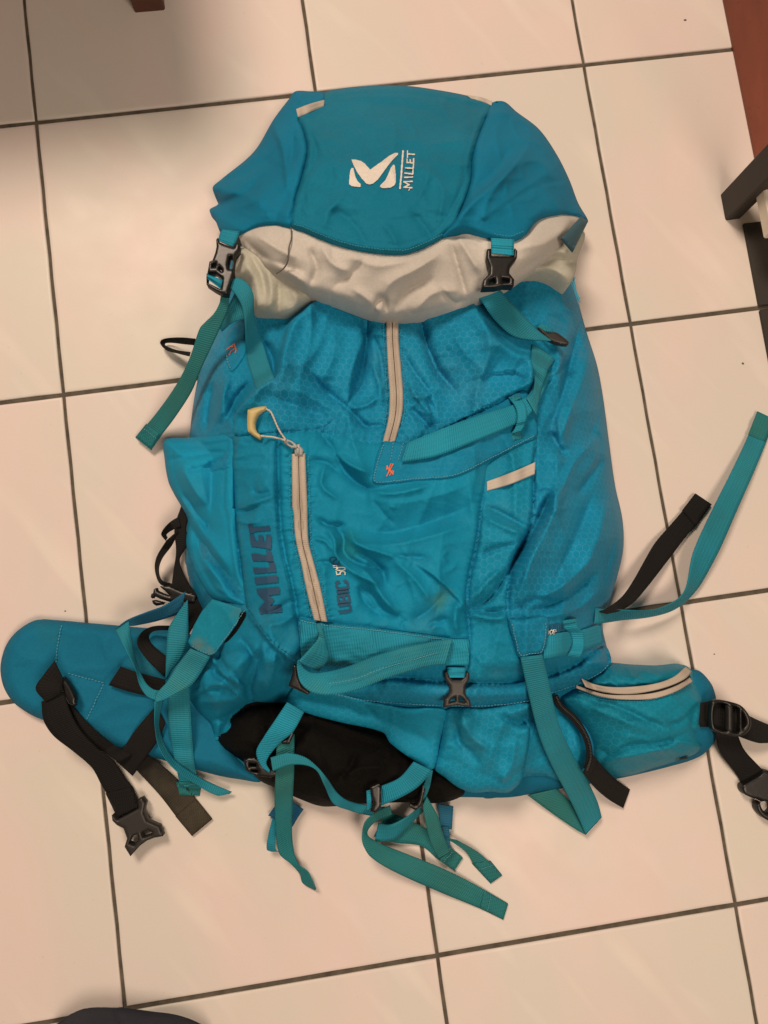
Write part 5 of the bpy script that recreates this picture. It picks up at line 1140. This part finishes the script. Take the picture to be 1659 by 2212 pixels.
stitch('stitching', T('A', (1200, 645), (1270, 652), (1320, 632)), M_thread, wr, pitch=6)
strip('reflective_tape', T('A', (418, 150), (470, 130), (530, 113)), T('A', (425, 182), (480, 158), (528, 138)), 0.0, M_refl, lid, n=24)
strip('reflective_tape', T('A', (1095, 95), (1150, 103), (1195, 120)), T('A', (1112, 108), (1160, 122), (1192, 136)), 0.0, M_refl, lid, n=24)
decal('embroidered_emblem', [T('N', (347, 325), (400, 322), (500, 345), (560, 385), (620, 450), (655, 490), (720, 440), (850, 350), (960, 265), (1060, 215), (1110, 215), (1105, 245), (1020, 330), (940, 430), (860, 540), (780, 650), (700, 715), (640, 732), (590, 715), (520, 640), (440, 530), (380, 410)),
    T('N', (350, 462), (380, 465), (385, 500), (410, 600), (450, 680), (500, 725), (495, 770), (420, 768), (345, 755), (310, 725), (315, 600), (330, 500)),
    T('N', (1030, 405), (1055, 420), (1070, 560), (1070, 700), (1050, 745), (980, 785), (850, 790), (812, 765), (830, 730), (900, 660), (950, 560), (990, 460))],
    [(T('N', (1190, 185), (1160, 600), (1140, 795)), 3.6)], M_white, lid, px=.8, off=.0012)
decal('embroidered_lettering', [], [(T('N', *q), 2.9) for q in ([(1262, 185), (1262, 290)], [(1262, 232), (1375, 240)], [(1252, 372), (1362, 380)], [(1256, 375), (1256, 318)], [(1308, 375), (1306, 328)], [(1360, 378), (1364, 308)],
    [(1235, 460), (1355, 468)], [(1355, 468), (1362, 400)], [(1222, 545), (1345, 560)], [(1348, 560), (1354, 490)], [(1215, 615), (1345, 610)], [(1205, 685), (1340, 682)], [(1205, 690), (1290, 735), (1208, 775)], [(1205, 775), (1335, 785)])] + [(T('N', (1310, 785), (1285, 825)), 1.6)], M_white, lid, px=.8, off=.0012)
# lid buckles
strip('webbing_tab', T('J', (350, 10), (320, 60), (290, 170)), T('J', (605, 40), (575, 120), (515, 262)), [.100, .102, .104], W_bright, pack, n=24, follow=False)
bl = plate('side_release_buckle', T('J', (262, 160), (290, 130), (295, 190), (390, 235), (520, 275), (545, 215), (585, 200), (608, 240), (602, 310), (540, 390), (525, 440), (512, 590), (522, 650), (490, 760), (450, 870), (430, 952), (350, 946), (240, 890), (122, 810), (120, 700), (140, 620), (165, 480), (210, 460), (250, 350), (268, 260)),
      [T('J', (455, 400), (490, 400), (508, 480), (490, 590), (445, 590), (432, 520)), T('J', (205, 505), (255, 492), (258, 555), (195, 560)), T('J', (300, 540), (345, 590), (345, 625), (298, 590)), T('J', (140, 640), (250, 640), (350, 720), (330, 880), (125, 780))], .112, .009, M_plastic, pack, step=2.6)
strip('webbing', T('J', (126, 720), (120, 655)), T('J', (325, 870), (355, 745)), [.111, .114], W_bright, bl, n=16, follow=False)
brz = float(z_lid(np.array([1085.]), np.array([560.]))[0])
strip('webbing_tab', T('A', (1190, 660), (1192, 720)), T('A', (1282, 665), (1280, 728)), [brz + .004, brz + .003], W_bright, pack, n=20, off=.004)
plate('side_release_buckle', T('A', (1175, 705), (1190, 702), (1192, 732), (1280, 735), (1284, 700), (1294, 712), (1292, 740), (1265, 775), (1262, 800), (1282, 825), (1280, 850), (1240, 848), (1210, 856), (1155, 858), (1160, 825), (1185, 800), (1185, 775), (1172, 740)),
      [T('A', (1185, 828), (1205, 818), (1208, 838), (1186, 842)), T('A', (1235, 818), (1262, 822), (1262, 836), (1236, 838))], brz + .002, .010, M_plastic, pack, step=2.4)
